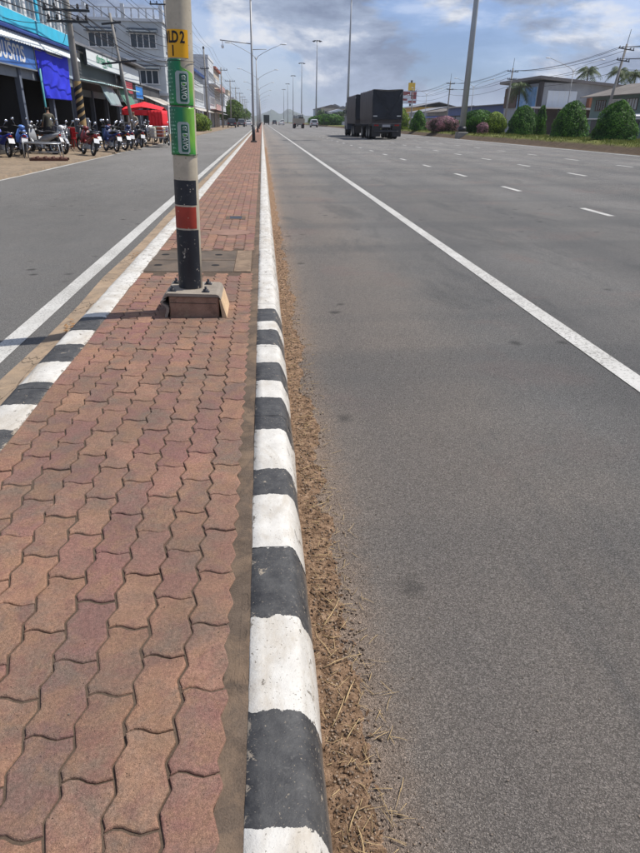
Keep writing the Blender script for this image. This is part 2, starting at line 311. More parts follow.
# ------------------------------------------------------------------ mesh builder
class MB:
    def __init__(s): s.v = []; s.f = []; s.m = []; s.mi = 0; s.sm = []; s.smooth = False; s.T = None
    def add(s, vs, fs):
        o = len(s.v)
        if s.T is not None: vs = [s.T @ Vector(q) for q in vs]
        s.v += [tuple(q) for q in vs]
        for f in fs: s.f.append(tuple(i+o for i in f)); s.m.append(s.mi); s.sm.append(s.smooth)
        return s
    def box(s, x0, x1, y0, y1, z0, z1):
        s.add([(x0, y0, z0), (x1, y0, z0), (x1, y1, z0), (x0, y1, z0), (x0, y0, z1), (x1, y0, z1), (x1, y1, z1), (x0, y1, z1)],
              [(0, 3, 2, 1), (4, 5, 6, 7), (0, 1, 5, 4), (1, 2, 6, 5), (2, 3, 7, 6), (3, 0, 4, 7)]); return s
    def bbox(s, x0, x1, y0, y1, z0, z1, b=0.01):
        """box with bevelled vertical and top edges"""
        def ring(i, z): return [(x0+i, y0+b, z), (x0+b, y0+i, z), (x1-b, y0+i, z), (x1-i, y0+b, z), (x1-i, y1-b, z), (x1-b, y1-i, z), (x0+b, y1-i, z), (x0+i, y1-b, z)]
        rs = [ring(0, z0), ring(0, z1-b), [(max(x0+b, min(x1-b, a)), max(y0+b, min(y1-b, c)), z1) for a, c, _ in ring(0, 0)]]
        vs = sum(rs, []); fs = [tuple(range(7, -1, -1)), tuple(range(16, 24))]
        for k in range(2):
            for i in range(8): j = (i+1) % 8; fs.append((k*8+i, k*8+j, k*8+8+j, k*8+8+i))
        s.add(vs, fs); return s
    def tube(s, pts, rad, n=8, cap=True):
        pts = [Vector(q) for q in pts]; k = len(pts)
        rads = rad if isinstance(rad, (list, tuple)) else [rad]*k
        vs = []; up = None
        for i, pt in enumerate(pts):
            d = (pts[min(i+1, k-1)]-pts[max(i-1, 0)]).normalized()
            if up is None: up = Vector((0, 0, 1)) if abs(d.z) < 0.9 else Vector((0, 1, 0))
            a = d.cross(up)
            if a.length < 1e-5: a = d.cross(Vector((1, 0, 0)))
            a.normalize(); bb = a.cross(d).normalized(); up = bb
            for j in range(n):
                t = 2*PI*j/n; vs.append(pt+(a*math.cos(t)+bb*math.sin(t))*rads[i])
        fs = []
        for i in range(k-1):
            for j in range(n): jj = (j+1) % n; fs.append((i*n+j, i*n+jj, (i+1)*n+jj, (i+1)*n+j))
        if cap: fs.append(tuple(range(n-1, -1, -1))); fs.append(tuple((k-1)*n+j for j in range(n)))
        sm = s.smooth; s.smooth = True; s.add(vs, fs); s.smooth = sm; return s
    def cyl(s, a, b, r1, r2=None, n=10): return s.tube([a, b], [r1, r1 if r2 is None else r2], n)
    def lathe(s, prof, c=(0, 0, 0), n=16, axis='z'):
        vs = []; k = len(prof)
        for r_, h in prof:
            for j in range(n):
                t = 2*PI*j/n; q = (r_*math.cos(t), r_*math.sin(t), h)
                if axis == 'x': q = (h, r_*math.cos(t), r_*math.sin(t))
                if axis == 'y': q = (r_*math.sin(t), h, r_*math.cos(t))
                vs.append((q[0]+c[0], q[1]+c[1], q[2]+c[2]))
        fs = [(i*n+j, i*n+(j+1) % n, (i+1)*n+(j+1) % n, (i+1)*n+j) for i in range(k-1) for j in range(n)]
        sm = s.smooth; s.smooth = True; s.add(vs, fs); s.smooth = sm; return s
    def torus(s, c, R_, r_, axis='x', n=20, k=8):
        prof = [(R_+r_*math.cos(2*PI*i/k), r_*math.sin(2*PI*i/k)) for i in range(k+1)]
        return s.lathe(prof, c, n, axis)
    def prism(s, poly, lo, hi, axis='x'):
        """extrude polygon given in the two other axes"""
        def P3(a, b, c): return {'x': (c, a, b), 'y': (a, c, b), 'z': (a, b, c)}[axis]
        n = len(poly); vs = [P3(a, b, lo) for a, b in poly]+[P3(a, b, hi) for a, b in poly]
        fs = [tuple(range(n)), tuple(range(2*n-1, n-1, -1))]+[(i, (i+1) % n, n+(i+1) % n, n+i)[::-1] for i in range(n)]
        s.add(vs, fs); return s
    def quad(s, a, b, c, d): s.add([a, b, c, d], [(0, 1, 2, 3)]); return s
    def ell(s, c, r_, n=10, k=6):
        prof = [(max(1e-4, math.sin(PI*i/k)), -math.cos(PI*i/k)) for i in range(k+1)]
        vs = [(c[0]+r_[0]*a*math.cos(2*PI*j/n), c[1]+r_[1]*a*math.sin(2*PI*j/n), c[2]+r_[2]*h) for a, h in prof for j in range(n)]
        fs = [(i*n+j, i*n+(j+1) % n, (i+1)*n+(j+1) % n, (i+1)*n+j) for i in range(k) for j in range(n)]
        sm = s.smooth; s.smooth = True; s.add(vs, fs); s.smooth = sm; return s
    def mesh(s, name, mats):
        me = bpy.data.meshes.new(name); me.from_pydata(s.v, [], s.f)
        for m_ in (mats if isinstance(mats, (list, tuple)) else [mats]): me.materials.append(m_)
        me.polygons.foreach_set('material_index', s.m); me.polygons.foreach_set('use_smooth', s.sm); me.update()
        bm = bmesh.new(); bm.from_mesh(me); bmesh.ops.recalc_face_normals(bm, faces=bm.faces); bm.to_mesh(me); bm.free()
        return me
    def build(s, name, mats, parent=None, loc=None, rot=None):
        o = bpy.data.objects.new(name, s.mesh(name, mats)); COL.objects.link(o)
        if parent: o.parent = parent
        if loc: o.location = loc
        if rot: o.rotation_euler = rot
        return o
def link(name, me, parent=None, loc=None, rot=None):
    o = bpy.data.objects.new(name, me); COL.objects.link(o)
    if parent: o.parent = parent
    if loc: o.location = loc
    if rot: o.rotation_euler = rot
    return o
def tag(o, label=None, cat=None, group=None, kind=None):
    if label: o['label'] = label
    if cat: o['category'] = cat
    if group: o['group'] = group
    if kind: o['kind'] = kind
    return o
def thing(name, label, cat, loc=(0, 0, 0), rz=0.0, group=None, rot=None):
    o = bpy.data.objects.new(name, None); o.empty_display_size = 0.2; COL.objects.link(o)
    o.location = loc; o.rotation_euler = rot if rot else (0, 0, rz)
    return tag(o, label, cat, group)
def struct(name, mb, m, parent=None):
    o = mb.build(name, m, parent)
    if not parent: o['kind'] = 'structure'
    return o
def copy_tree(o, parent=None):
    c = o.copy(); COL.objects.link(c)
    if parent: c.parent = parent
    for ch in list(o.children): copy_tree(ch, c)
    return c
def npmesh(name, V, F, m, tint=None, smooth=False):
    me = bpy.data.meshes.new(name); V = np.asarray(V, dtype=np.float32); F = np.asarray(F, dtype=np.int32)
    k = F.shape[1]
    me.vertices.add(len(V)); me.vertices.foreach_set('co', V.ravel())
    me.loops.add(F.size); me.loops.foreach_set('vertex_index', F.ravel())
    me.polygons.add(len(F)); me.polygons.foreach_set('loop_start', np.arange(0, F.size, k, dtype=np.int32))
    try: me.polygons.foreach_set('loop_total', np.full(len(F), k, dtype=np.int32))
    except Exception: pass
    if smooth: me.polygons.foreach_set('use_smooth', np.ones(len(F), dtype=bool))
    me.materials.append(m)
    if tint is not None:
        a = me.attributes.new('tint', 'FLOAT', 'FACE'); a.data.foreach_set('value', np.asarray(tint, dtype=np.float32))
    me.update(calc_edges=True); me.validate()
    return me
def text_mesh(body, size=1.0, align='CENTER', bold=0.02):
    cu = bpy.data.curves.new('lettering', 'FONT'); cu.body = body; cu.size = size; cu.offset = bold*size; cu.align_x = align; cu.align_y = 'CENTER'; cu.resolution_u = 3
    o = bpy.data.objects.new('lettering', cu); COL.objects.link(o)
    dg = bpy.context.evaluated_depsgraph_get(); me = bpy.data.meshes.new_from_object(o.evaluated_get(dg))
    bpy.data.objects.remove(o); bpy.data.curves.remove(cu)
    return me
def nz(x, y, z=0.0): return noise.noise(Vector((x, y, z)))

# colour palette
GALV = mat('weathered_grey_paint', (0.30, 0.30, 0.30), 0.5, 0.12, 2.0, metal=0.3)
STEEL = mat('galvanised_steel', (0.40, 0.41, 0.42), 0.4, 0.12, 3.0, metal=0.6)
DARKM = mat('dark_metal', (0.03, 0.03, 0.035), 0.45, 0.2)
RUBBER = mat('tyre_rubber', (0.018, 0.018, 0.019), 0.8, 0.2)
CHROME = mat('chrome', (0.6, 0.6, 0.62), 0.15, 0.05, metal=1.0)
CONCP = mat('grey_concrete_pole', (0.27, 0.255, 0.235), 0.9, 0.25, 1.5, 0.3, 30)
GLASS = mat_glass('dark_glass')
WHITEP = mat('white_paint', (0.74, 0.74, 0.73), 0.6, 0.07, 1.2, dirt=0.3, dcol=(0.35, 0.32, 0.28))
CLOTH_RED = mat('red_canopy_cloth', (0.75, 0.02, 0.03), 0.7, 0.08, 2.0)
NUMPL = mat('number_plate_white', (0.7, 0.7, 0.7), 0.5, 0.03)
LAMPG = mat('lamp_glass', (0.75, 0.78, 0.8), 0.2, 0.05)
REDLENS = mat('red_lens', (0.35, 0.01, 0.01), 0.2, 0.05)
SEATB = mat('black_vinyl', (0.02, 0.02, 0.022), 0.55, 0.2)

# ================================================================== THE SETTING
CS = 0.022                                  # the carriageway falls towards the kerb
def zroad(x): return -0.14+CS*(x-0.2)
ASPH = mat_asphalt('asphalt_main', 0.238, True)
ASPH2 = mat_asphalt('asphalt_side', 0.24, False)
LINE = mat_line('road_paint')
SOIL = mat_soil('dry_soil')

g_ = MB(); g_.quad((-6000, -60, -0.5), (6000, -60, -0.5), (6000, 9000, -0.5), (-6000, 9000, -0.5))
struct('ground', g_, mat_concrete('dry_ground', (0.16, 0.15, 0.09), scale=0.05))

def sheet(name, xs, zf, y0, y1, ny, m, jitter=None):
    b = MB(); ys = [y0+(y1-y0)*i/ny for i in range(ny+1)]
    vs = []
    for yy in ys:
        for i, xx in enumerate(xs):
            dx = jitter(i, yy) if jitter else 0
            vs.append((xx+dx, yy, zf(xx)))
    n = len(xs); fs = [(j*n+i, j*n+i+1, (j+1)*n+i+1, (j+1)*n+i) for j in range(ny) for i in range(n-1)]
    b.add(vs, fs); return struct(name, b, m)
sheet('main_road', [0.10, 4, 8, 12, 16.75], zroad, -6, 1600, 8, ASPH)
sheet('frontage_road', [-6.6, -1.35], lambda x: -0.135-0.008*(-1.6-x), -6, 1600, 8, ASPH2)

def strip_line(x0, x1, y0, y1, zf, name='road_marking', wob=0.006, step=1.5):
    b = MB(); n = max(2, min(160, int((y1-y0)/step))); vs = []
    for i in range(n+1):
        t = i/n; yy = y0+(y1-y0)*(t**1.6 if (y1-y0) > 20 else t)
        w = nz(yy*0.8, x0*3)*wob*2; w2 = nz(yy*1.3, 40+x1*3)*wob*2
        vs += [(x0+w, yy, zf(x0)+0.004), (x1+w2, yy, zf(x1)+0.004)]
    b.add(vs, [(2*i, 2*i+1, 2*i+3, 2*i+2) for i in range(n)])
    return struct(name, b, LINE)
strip_line(2.125, 2.26, -5, 900, zroad)
zfr = lambda x: -0.135-0.008*(-1.6-x)
strip_line(-1.79, -1.645, -5, 900, zfr)
strip_line(-6.37, -6.27, 2, 60, zfr, wob=0.02)
for xr, off in ((5.64, 10.58), (9.04, 10.45), (12.3, 9.75)):
    yy = off-4.03*3
    while yy < 150:
        h = 0.56+random.uniform(-0.05, 0.05)
        if yy > 1: strip_line(xr-0.06, xr+0.06, yy-h, yy+h, zroad, wob=0.004, step=0.3)
        yy += 4.03
strip_line(16.3, 16.42, 15, 400, zroad, wob=0.02)

# concrete channel beside the frontage road
CHAN = mat_concrete('sandy_channel_concrete', (0.31, 0.235, 0.165), 0.8, 2.0, 0.7)
sheet('gutter', [-1.535, -1.42, -1.28], lambda x: -0.128+0.02*(x+1.535)/0.25, -4, 400, 400, CHAN,
      lambda i, yy: ((nz(yy*0.9, 3)*0.05+nz(yy*4, 7)*.02) if i == 0 else 0))
# raised bed under the pavers
bed = MB(); bed.box(-1.12, -0.05, -4, 500, -0.3, -0.0066)
struct('footpath_bed', bed, mat_concrete('joint_sand', (0.105, 0.075, 0.054), scale=30))
MORT = mat_concrete('old_mortar', (0.122, 0.090, 0.066), 0.25, 7.0, 0.5)
def mortar(x0, x1, y0, y1, name, side):
    b = MB(); n = int((y1-y0)/0.04) if y1-y0 < 20 else int((y1-y0)/0.5); vs = []
    for i in range(n+1):
        yy = y0+(y1-y0)*i/n
        w = nz(yy*6, side)*0.016+nz(yy*23, side)*0.007
        xs = [x0+(w if side > 0 else 0), x0+(x1-x0)*0.5, x1+(w if side < 0 else 0)]
        for k, xx in enumerate(xs): vs.append((xx, yy, 0.001+nz(xx*25, yy*9)*0.0016+(-0.006 if ((k == 0 and side > 0) or (k == 2 and side < 0)) else 0)))
    b.smooth = True; b.add(vs, [(i*3+k, i*3+k+1, i*3+k+4, i*3+k+3) for i in range(n) for k in (0, 1)])
    return struct(name, b, MORT)
mortar(-0.124, -0.054, 0.2, 12, 'mortar_joint', 1); mortar(-0.124, -0.054, 12, 120, 'mortar_joint', 1)
mortar(-1.12, -1.09, 0.4, 12, 'mortar_joint', -1)

# kerbs made of cast lengths
marksR = [(-2, 'w'), (-1.6, 'b'), (-1.3, 'w'), (-1.0, 'b'), (-0.7, 'w'), (-0.45, 'b'), (-0.15, 'w'), (0.12, 'b'), (0.41, 'w'), (0.703, 'b'), (0.993, 'w'), (1.309, 'b'), (1.60, 'w'), (1.907, 'b'), (2.138, 'w'), (2.475, 'b'), (2.805, 'w'),
          (3.068, 'b'), (3.341, 'w'), (3.639, 'b'), (3.942, 'w'), (4.169, 'b'), (4.473, 'w')]
marksL = [(0.45, 'b'), (0.76, 'w'), (1.05, 'b'), (1.33, 'w'), (1.62, 'b'), (1.92, 'w'), (2.2, 'b'), (2.50, 'w'), (2.79, 'b'), (3.07, 'w'), (3.36, 'b'), (3.67, 'w'), (3.94, 'b'), (4.26, 'w')]
KERBR = mat_kerb('kerb_paint', marksR, 0.55); KERBL = mat_kerb('kerb_paint_far_side', marksL, 0.9, 4.6, 'left')
def kerb(name, prof, mt, y_start, label):
    k = bpy.data.objects.new(name, None); COL.objects.link(k); tag(k, kind='structure')
    def length(y0, y1, seg, wob):
        n = max(1, int((y1-y0)/seg)); b = MB(); b.smooth = True; vs = []; m_ = len(prof)
        for i in range(n+1):
            yy = y0+(y1-y0)*i/n
            for j, (px, pz) in enumerate(prof):
                a = nz(yy*2.2, j*0.6, px*3)*0.006*wob+nz(yy*11, j*1.1, 5)*0.0022*wob
                vs.append((px+a, yy-y0, pz+(nz(yy*3, j*0.7, 9)*0.003*wob if 0 < j < m_-1 else 0)))
        b.add(vs, [(i*m_+j, i*m_+j+1, (i+1)*m_+j+1, (i+1)*m_+j) for i in range(n) for j in range(m_-1)])
        b.smooth = False
        b.add([(px, 0.0, pz) for px, pz in prof], [tuple(range(m_))]); b.add([(px, y1-y0, pz) for px, pz in prof], [tuple(range(m_))[::-1]])
        return b
    yy = y_start
    for i in range(56):
        L_ = 1.0
        o = length(yy+0.0018, yy+L_-0.0018, 0.05 if yy < 7 else 0.25, 1).build('kerb_stone', mt, k, (0, yy+0.0018, 0))
        yy += L_
    o = length(yy, 420, 4, 0.5).build('kerb_run', mt, k, (0, yy, 0)); o['kind'] = 'stuff'
profR = [(-0.060, -0.2), (-0.060, -0.003), (-0.056, 0.005), (-0.02, 0.008), (0.03, 0.008), (0.060, 0.006), (0.071, 0.001), (0.082, -0.012), (0.092, -0.034), (0.105, -0.07), (0.120, -0.12), (0.13, -0.25)]
kerb('kerb', profR, KERBR, -3.37, '')
profL = [(-1.325, -0.25), (-1.305, -0.12), (-1.296, -0.05), (-1.290, -0.02), (-1.278, -0.004), (-1.255, 0.005), (-1.20, 0.008), (-1.13, 0.007), (-1.105, 0.002), (-1.098, -0.01), (-1.098, -0.2)]
kerb('kerb', profL, KERBL, -2.0, '')

# ---------------------------------------------------------------- interlocking pavers
PW, PL = 0.1115, 0.220; PER = PL/2
def zig(v):      # trapezoid zigzag, period PW
    t = (v/PER) % 1.0; k = 0.28
    a = -t/k if t < k else ((t-k)/(1-2*k)*2-1 if t < 1-k else (1-t)/k)
    return 0.0095*a
def endc(u):
    q = u/PW; return 0.0092*math.sin(2*PI*min(1, q*1.12))*(1 if q < .5 else .8)
def paver_outline(gap, ne=5, fine=True):
    pts = []; ts = [0, .25, .31, .69, .75] if fine else [0, .28, .72]
    L_ = PL; g2 = gap/2
    for i in range(ne): u = PW*i/ne; pts.append((u+zig(0)+g2*(1 if i == 0 else 0), endc(u)+g2))
    side = [0]+[PER*(k+t) for k in (0, 1) for t in ts if not (k == 0 and t == 0)]
    for v in side: pts.append((PW-g2+zig(v), v+(endc(PW)+g2 if v == 0 else 0)))
    for i in range(ne): u = PW*(1-i/ne); pts.append((u+zig(0)-g2*(1 if i == 0 else 0), L_+endc(u)-g2))
    for v in reversed(side): vv = v if v else 0; pts.append((g2+zig(L_-(L_-vv)), min(L_-g2, vv)) if v else (g2+zig(0), g2+0.006))
    # the far left corner
    k = 2*ne+len(side); pts.insert(k, (g2+zig(L_), L_+endc(0)-g2))
    return pts
def paver_mesh_data(seed, gap=0.0058, fine=True):
    rnd = random.Random(seed); pts = paver_outline(gap, 6 if fine else 4, fine)
    pts = [(a+rnd.uniform(-.0005, .0005), b+rnd.uniform(-.0006, .0006)) for a, b in pts]
    n = len(pts); cx = sum(a for a, b in pts)/n; cy = sum(b for a, b in pts)/n
    # inward offset by normals
    area = sum(pts[i][0]*pts[(i+1) % n][1]-pts[(i+1) % n][0]*pts[i][1] for i in range(n))
    sgn = 1 if area > 0 else -1
    def off(d):
        out = []
        for i in range(n):
            a, b, c = Vector(pts[i-1]), Vector(pts[i]), Vector(pts[(i+1) % n])
            e1 = (b-a); e2 = (c-b)
            n1 = Vector((-e1.y, e1.x)); n2 = Vector((-e2.y, e2.x))
            nn = n1.normalized()+n2.normalized() if n1.length > 1e-6 and n2.length > 1e-6 else n1+n2
            nn = nn.normalized() if nn.length > 1e-6 else nn
            out.append((b.x+nn.x*d*sgn, b.y+nn.y*d*sgn))
        return out
    rings = [(pts, -0.02), (pts, -0.0042), (off(0.0016), -0.0014), (off(0.0052), 0.0)] if fine else [(pts, -0.016), (off(0.001), -0.003), (off(0.004), 0.0)]
    V = []; F = []
    for rg, z in rings: V += [(a, b, z) for a, b in rg]
    for k in range(len(rings)-1):
        for i in range(n):
            j = (i+1) % n; q = (k*n+i, k*n+j, (k+1)*n+j, (k+1)*n+i); F.append(q if sgn > 0 else q[::-1])
    top = tuple((len(rings)-1)*n+i for i in range(n)); F.append(top if sgn > 0 else top[::-1])
    return V, F
PAV = mat_paver('paver_clay'); PAVJ = mat_paver('paver_clay_far', True)
XR = -0.112; NC = 9                        # right edge of paving, number of columns
XL = XR-NC*PW
slab_y = (5.76, 6.80); slab_x = (-1.20, -0.175)
ped = (-0.72, -0.27, 4.27, 4.62)
fpath = bpy.data.objects.new('footpath', None); COL.objects.link(fpath); tag(fpath, kind='structure')
variants = []
for s_ in range(6):
    V, F = paver_mesh_data(s_); me = bpy.data.meshes.new('brick'); me.from_pydata(V, [], F); me.materials.append(PAV)
    me.update(); variants.append(me)
farV, farF = paver_mesh_data(99, 0.005, False)
cells = []
for c in range(-1, NC):
    x0 = XL+c*PW
    k = 0; yy = 0.207+(PL/2 if c % 2 else 0)
    while yy < 70:
        cells.append((yy, x0, c)); yy += PL
cells.sort()
cnt = 0; far = []
for yy, x0, c in cells:
    yc = yy+PL/2; xc = x0+PW/2
    if slab_y[0]-0.09 < yc < slab_y[1]+0.09 and xc > slab_x[0]: continue
    if c == -1: continue
    # only what the camera can see at the bottom of the frame
    if cnt < 298 and yc > 0.55 and xc > -0.06-0.62*(yc+0.45):
        o = link('brick', variants[random.randrange(6)], fpath, (x0+random.uniform(-.0009, .0009), yy+random.uniform(-.001, .001), random.uniform(-.0016, .0012)))
        o.rotation_euler = (random.gauss(0, .007), random.gauss(0, .012), random.gauss(0, .004)); cnt += 1
    elif yc > 0.55 and cnt >= 298: far.append((x0, yy))
fv = np.array(farV); nF = len(farV); Vs = []; Fs4 = []; T = []
bmf = MB(); tints = []
for x0, yy in far:
    z = random.uniform(-.002, .0012); dx = random.uniform(-.0012, .0012); t = random.random()
    o_ = len(bmf.v); bmf.v += [(a+x0+dx, b+yy, q+z) for a, b, q in farV]
    for f in farF: bmf.f.append(tuple(i+o_ for i in f)); tints.append(t)
me = bpy.data.meshes.new('brick_field'); me.from_pydata(bmf.v, [], bmf.f); me.materials.append(PAVJ)
a = me.attributes.new('tint', 'FLOAT', 'FACE'); a.data.foreach_set('value', tints); me.update()
o = link('brick_field', me, fpath); o['kind'] = 'stuff'
b = MB(); b.box(XL-0.02, XR, 70, 500, -0.2, -0.002); o = b.build('brick_field', mat_concrete('far_paving', (0.27, 0.15, 0.11)), fpath); o['kind'] = 'stuff'

# concrete cover slabs with lifting holes
SLAB = mat_concrete('cover_slab_concrete', (0.125, 0.10, 0.08), 0.0, 3.0, 0.2)
HOLE = mat('slab_hole_dark', (0.012, 0.01, 0.009), 0.9)
def cover_slab(y0, y1, label):
    t = thing('cover_slab', label, 'slab', (-0.70, (y0+y1)/2, -0.02), 0, 'concrete cover slabs in the footpath')
    b = MB(); b.smooth = False; b.bbox(-0.49, 0.41, -(y1-y0)/2, (y1-y0)/2, -0.04, 0.021, 0.006); b.build('slab', SLAB, t)
    for sx in (-0.31, 0.23):
        h = MB(); h.lathe([(0.0001, 0.0225), (0.030, 0.0225), (0.038, 0.0225), (0.040, 0.021)], (sx, 0.02, 0), 12); h.build('lifting_hole', HOLE, t)
cover_slab(5.775, 6.27, 'dark concrete cover slab with two holes just behind the striped pole')
cover_slab(6.30, 6.78, 'second concrete cover slab, the one farther from the camera, behind the first')
b = MB(); b.box(-0.285, -0.13, 5.78, 6.80, -0.1, 0.0); b.box(-1.1, -1.2, 5.78, 6.80, -0.1, 0.0)
struct('slab_surround', b, mat_concrete('peach_render', (0.21, 0.15, 0.105), 0.2, 7.0, 0.35))
# small access covers further along the footpath
for (x, y_, lab) in ((-0.40, 9.3, 'small dark sunken iron cover in the brick footpath beyond the slabs'),):
    t = thing('iron_cover', lab, 'cover', (x, y_, 0.0)); b = MB(); b.bbox(-0.09, 0.09, -0.12, 0.12, -0.02, 0.006, 0.01); b.build('plate', DARKM, t)
    b = MB(); b.box(-0.14, -0.092, -0.17, 0.17, -0.02, 0.003); b.box(0.092, 0.14, -0.17, 0.17, -0.02, 0.003); b.box(-0.091, 0.091, -0.17, -0.121, -0.02, 0.003); b.box(-0.091, 0.091, 0.121, 0.17, -0.02, 0.003); b.build('rim', MORT, t)
b = MB(); b.smooth = True
for (x, y_, rx, ry) in ((-0.42, 8.0, 0.26, 0.22), (-0.95, 15.5, 0.35, 0.3), (-0.35, 18.0, 0.4, 0.4)):
    n = 18; b.add([(x, y_, 0.0035)]+[(x+rx*math.cos(2*PI*i/n)*(1+0.3*nz(i*.9, x)), y_+ry*math.sin(2*PI*i/n)*(1+0.3*nz(i*.9, y_)), 0.0022) for i in range(n)], [(0, 1+i, 1+(i+1) % n) for i in range(n)])
struct('mortar_patch', b, mat_concrete('pink_mortar', (0.27, 0.165, 0.125), 0.1, 6))

# ---------------------------------------------------------------- soil and litter along the kerb
def soil_h(x, yy):
    t = (x-0.11)/0.2
    edge = 0.235+0.05*nz(yy*1.6, 7)+0.035*nz(yy*6.3, 2)+0.02*nz(yy*17, 4)
    f = max(0.0, min(1.0, (edge+0.05-x)/0.13)); f = f*f*(3-2*f)
    h = 0.008+0.006*nz(x*9, yy*5, 1)+0.005*nz(x*31, yy*27, 3)+(0.0035*nz(x*80, yy*75, 5)+0.004*nz(x*210, yy*210, 8) if yy < 3.3 else 0)
    h += 0.006*max(0, (0.17-x)/0.06)
    return -0.003+f*max(0.0012, h*.72+0.002)
def soil(y0, y1, dx, dy, name):
    xs = np.arange(0.100, 0.40, dx); ys = np.arange(y0, y1, dy); V = np.array([(x, yy, zroad(x)+soil_h(x, yy)) for yy in ys for x in xs])
    n = len(xs); m_ = len(ys); idx = np.arange(n*m_).reshape(m_, n)
    F = np.stack([idx[:-1, :-1].ravel(), idx[:-1, 1:].ravel(), idx[1:, 1:].ravel(), idx[1:, :-1].ravel()], 1)
    o = link(name, npmesh(name, V, F, SOIL, smooth=True)); tag(o, 'brown dry soil washed against the striped kerb along the main road', 'soil', kind='stuff'); return o
soil(0.3, 3.2, 0.0055, 0.006, 'soil_strip'); soil(3.19, 9, 0.011, 0.02, 'soil_strip'); soil(8.95, 40, 0.03, 0.1, 'soil_strip')
STRAW = mat('dry_straw', (0.46, 0.33, 0.17), 0.8, 0.35, 30, world=True)
DEADL = mat('dead_leaf', (0.13, 0.075, 0.04), 0.85, 0.5, 20, world=True)
rc = np.random.RandomState(12); NCL = 7000
yy_ = 0.5+rc.rand(NCL)**1.7*8.5; xx_ = 0.125+np.abs(rc.randn(NCL))*0.085+0.02*rc.rand(NCL); keep = xx_ < 0.42; xx_ = xx_[keep]; yy_ = yy_[keep]
Vc = []; Fc = []; Tc = []
for x, yy in zip(xx_, yy_):
    s_ = .0012+.0045*rc.rand()**2.2*(1 if x < .28 else .5); z = zroad(x)+max(.0005, soil_h(x, yy))+s_*.35; k = len(Vc); a = rc.rand()*6.28; c_, n_ = math.cos(a), math.sin(a)
    q = [s_*(.6+.8*rc.rand()) for _ in range(6)]
    Vc += [(x+c_*q[0], yy+n_*q[0], z), (x-n_*q[1], yy+c_*q[1], z+s_*.2), (x-c_*q[2], yy-n_*q[2], z), (x+n_*q[3], yy-c_*q[3], z-s_*.1), (x, yy, z+q[4]*.8), (x, yy, z-q[5]*.6)]
    for i in range(4): Fc += [(k+i, k+(i+1) % 4, k+4), (k+(i+1) % 4, k+i, k+5)]
    Tc += [rc.rand()]*8
o = link('soil_crumbs', npmesh('soil_crumbs', Vc, Fc, mat_leaf('soil_crumb', (0.045, 0.030, 0.021), (0.34, 0.25, 0.175), 0.0), Tc)); tag(o, 'loose brown soil crumbs along the foot of the striped kerb', 'soil', kind='stuff')
st = MB(); rnd = random.Random(5)
def straw(x, yy, L_, ang, r_=0.0012, up=0.0):
    z = zroad(x)+max(0.002, soil_h(x, yy))+0.003
    p0 = Vector((x, yy, z)); d = Vector((math.cos(ang), math.sin(ang), 0)); bend = rnd.uniform(-.25, .25); s2 = Vector((-d.y, d.x, 0))
    pts = [p0+d*L_*t+s2*bend*L_*t*t+Vector((0, 0, up*math.sin(PI*t)+0.0015)) for t in (0, .33, .66, 1)]
    for q in pts:
        if q.x < 0.125: q.x = 0.125+rnd.uniform(0, .01)
        q.z = max(q.z, zroad(q.x)+soil_h(q.x, q.y)+0.0015)
    st.tube(pts, [r_, r_, r_*0.9, r_*0.5], 4)
for i in range(520):
    yy = 0.55+rnd.random()**1.6*6; straw(rnd.uniform(0.135, 0.30), yy, rnd.uniform(0.015, 0.06), rnd.uniform(0, 2*PI), rnd.uniform(.0005, .0011))
for (x, yy, L_, an) in ((0.15, 1.06, 0.10, 1.0), (0.19, 1.13, 0.085, 1.15), (0.18, 1.02, 0.075, 0.95), (0.16, 0.80, 0.06, 1.2), (0.185, 0.74, 0.075, 1.45), (0.145, 1.25, 0.12, 0.5), (0.17, 1.30, 0.11, 1.9),
                        (0.16, 1.42, 0.13, 0.9), (0.15, 1.75, 0.08, 0.1), (0.15, 2.05, 0.10, 0.25), (0.14, 2.35, 0.07, 0.6), (0.2, 1.5, 0.07, 2.2), (0.15, 2.9, 0.1, 0.2)):
    straw(x, yy, L_, an, 0.0015, 0.004)
o = st.build('dry_straw', STRAW); tag(o, 'pale dry grass stalks scattered on the soil beside the kerb', 'straw', kind='stuff')
lf = MB()
for i in range(900):
    yy = 0.5+rnd.random()**1.5*9; x = 0.128+rnd.random()**1.2*.12
    if x > 0.25: continue
    z = zroad(x)+max(0.001, soil_h(x, yy))+0.001; s_ = rnd.uniform(.002, .007); a = rnd.uniform(0, 2*PI); e1 = Vector((math.cos(a), math.sin(a), rnd.uniform(-.5, .5)))*s_*1.6; e2 = Vector((-math.sin(a), math.cos(a), rnd.uniform(-.5, .5)))*s_*.7
    p0 = Vector((x, yy, z+s_*.4)); lf.add([p0-e1, p0-e2+Vector((0, 0, s_*.3)), p0+e1, p0+e2], [(0, 1, 2, 3)])
for i in range(120):
    yy = 0.5+rnd.random()**1.5*9; x = 0.13+rnd.random()*0.10; s_ = rnd.uniform(.0018, .006); z = zroad(x)+max(0, soil_h(x, yy)); lf.ell((x, yy, z+s_*.4), (s_, s_*rnd.uniform(.7, 1.2), s_*.8), 5, 3)
o = lf.build('leaf_litter', DEADL); tag(o, 'crumbs of dead leaf and clods on the soil beside the kerb', 'litter', kind='stuff')
pb = MB()
for i in range(230):
    yy = 0.5+rnd.random()**1.3*9; x = 0.3+abs(rnd.gauss(0, .35)); s_ = rnd.uniform(.0012, .0038)
    pb.ell((x, yy, zroad(x)+s_*.4), (s_, s_*rnd.uniform(.7, 1.3), s_*.7), 5, 3)
for i in range(90):
    yy = 0.6+rnd.random()*5; x = rnd.uniform(-1.0, -.08); s_ = rnd.uniform(.001, .0026); pb.ell((x, yy, s_*.4), (s_, s_*rnd.uniform(.7, 1.3), s_*.7), 5, 3)
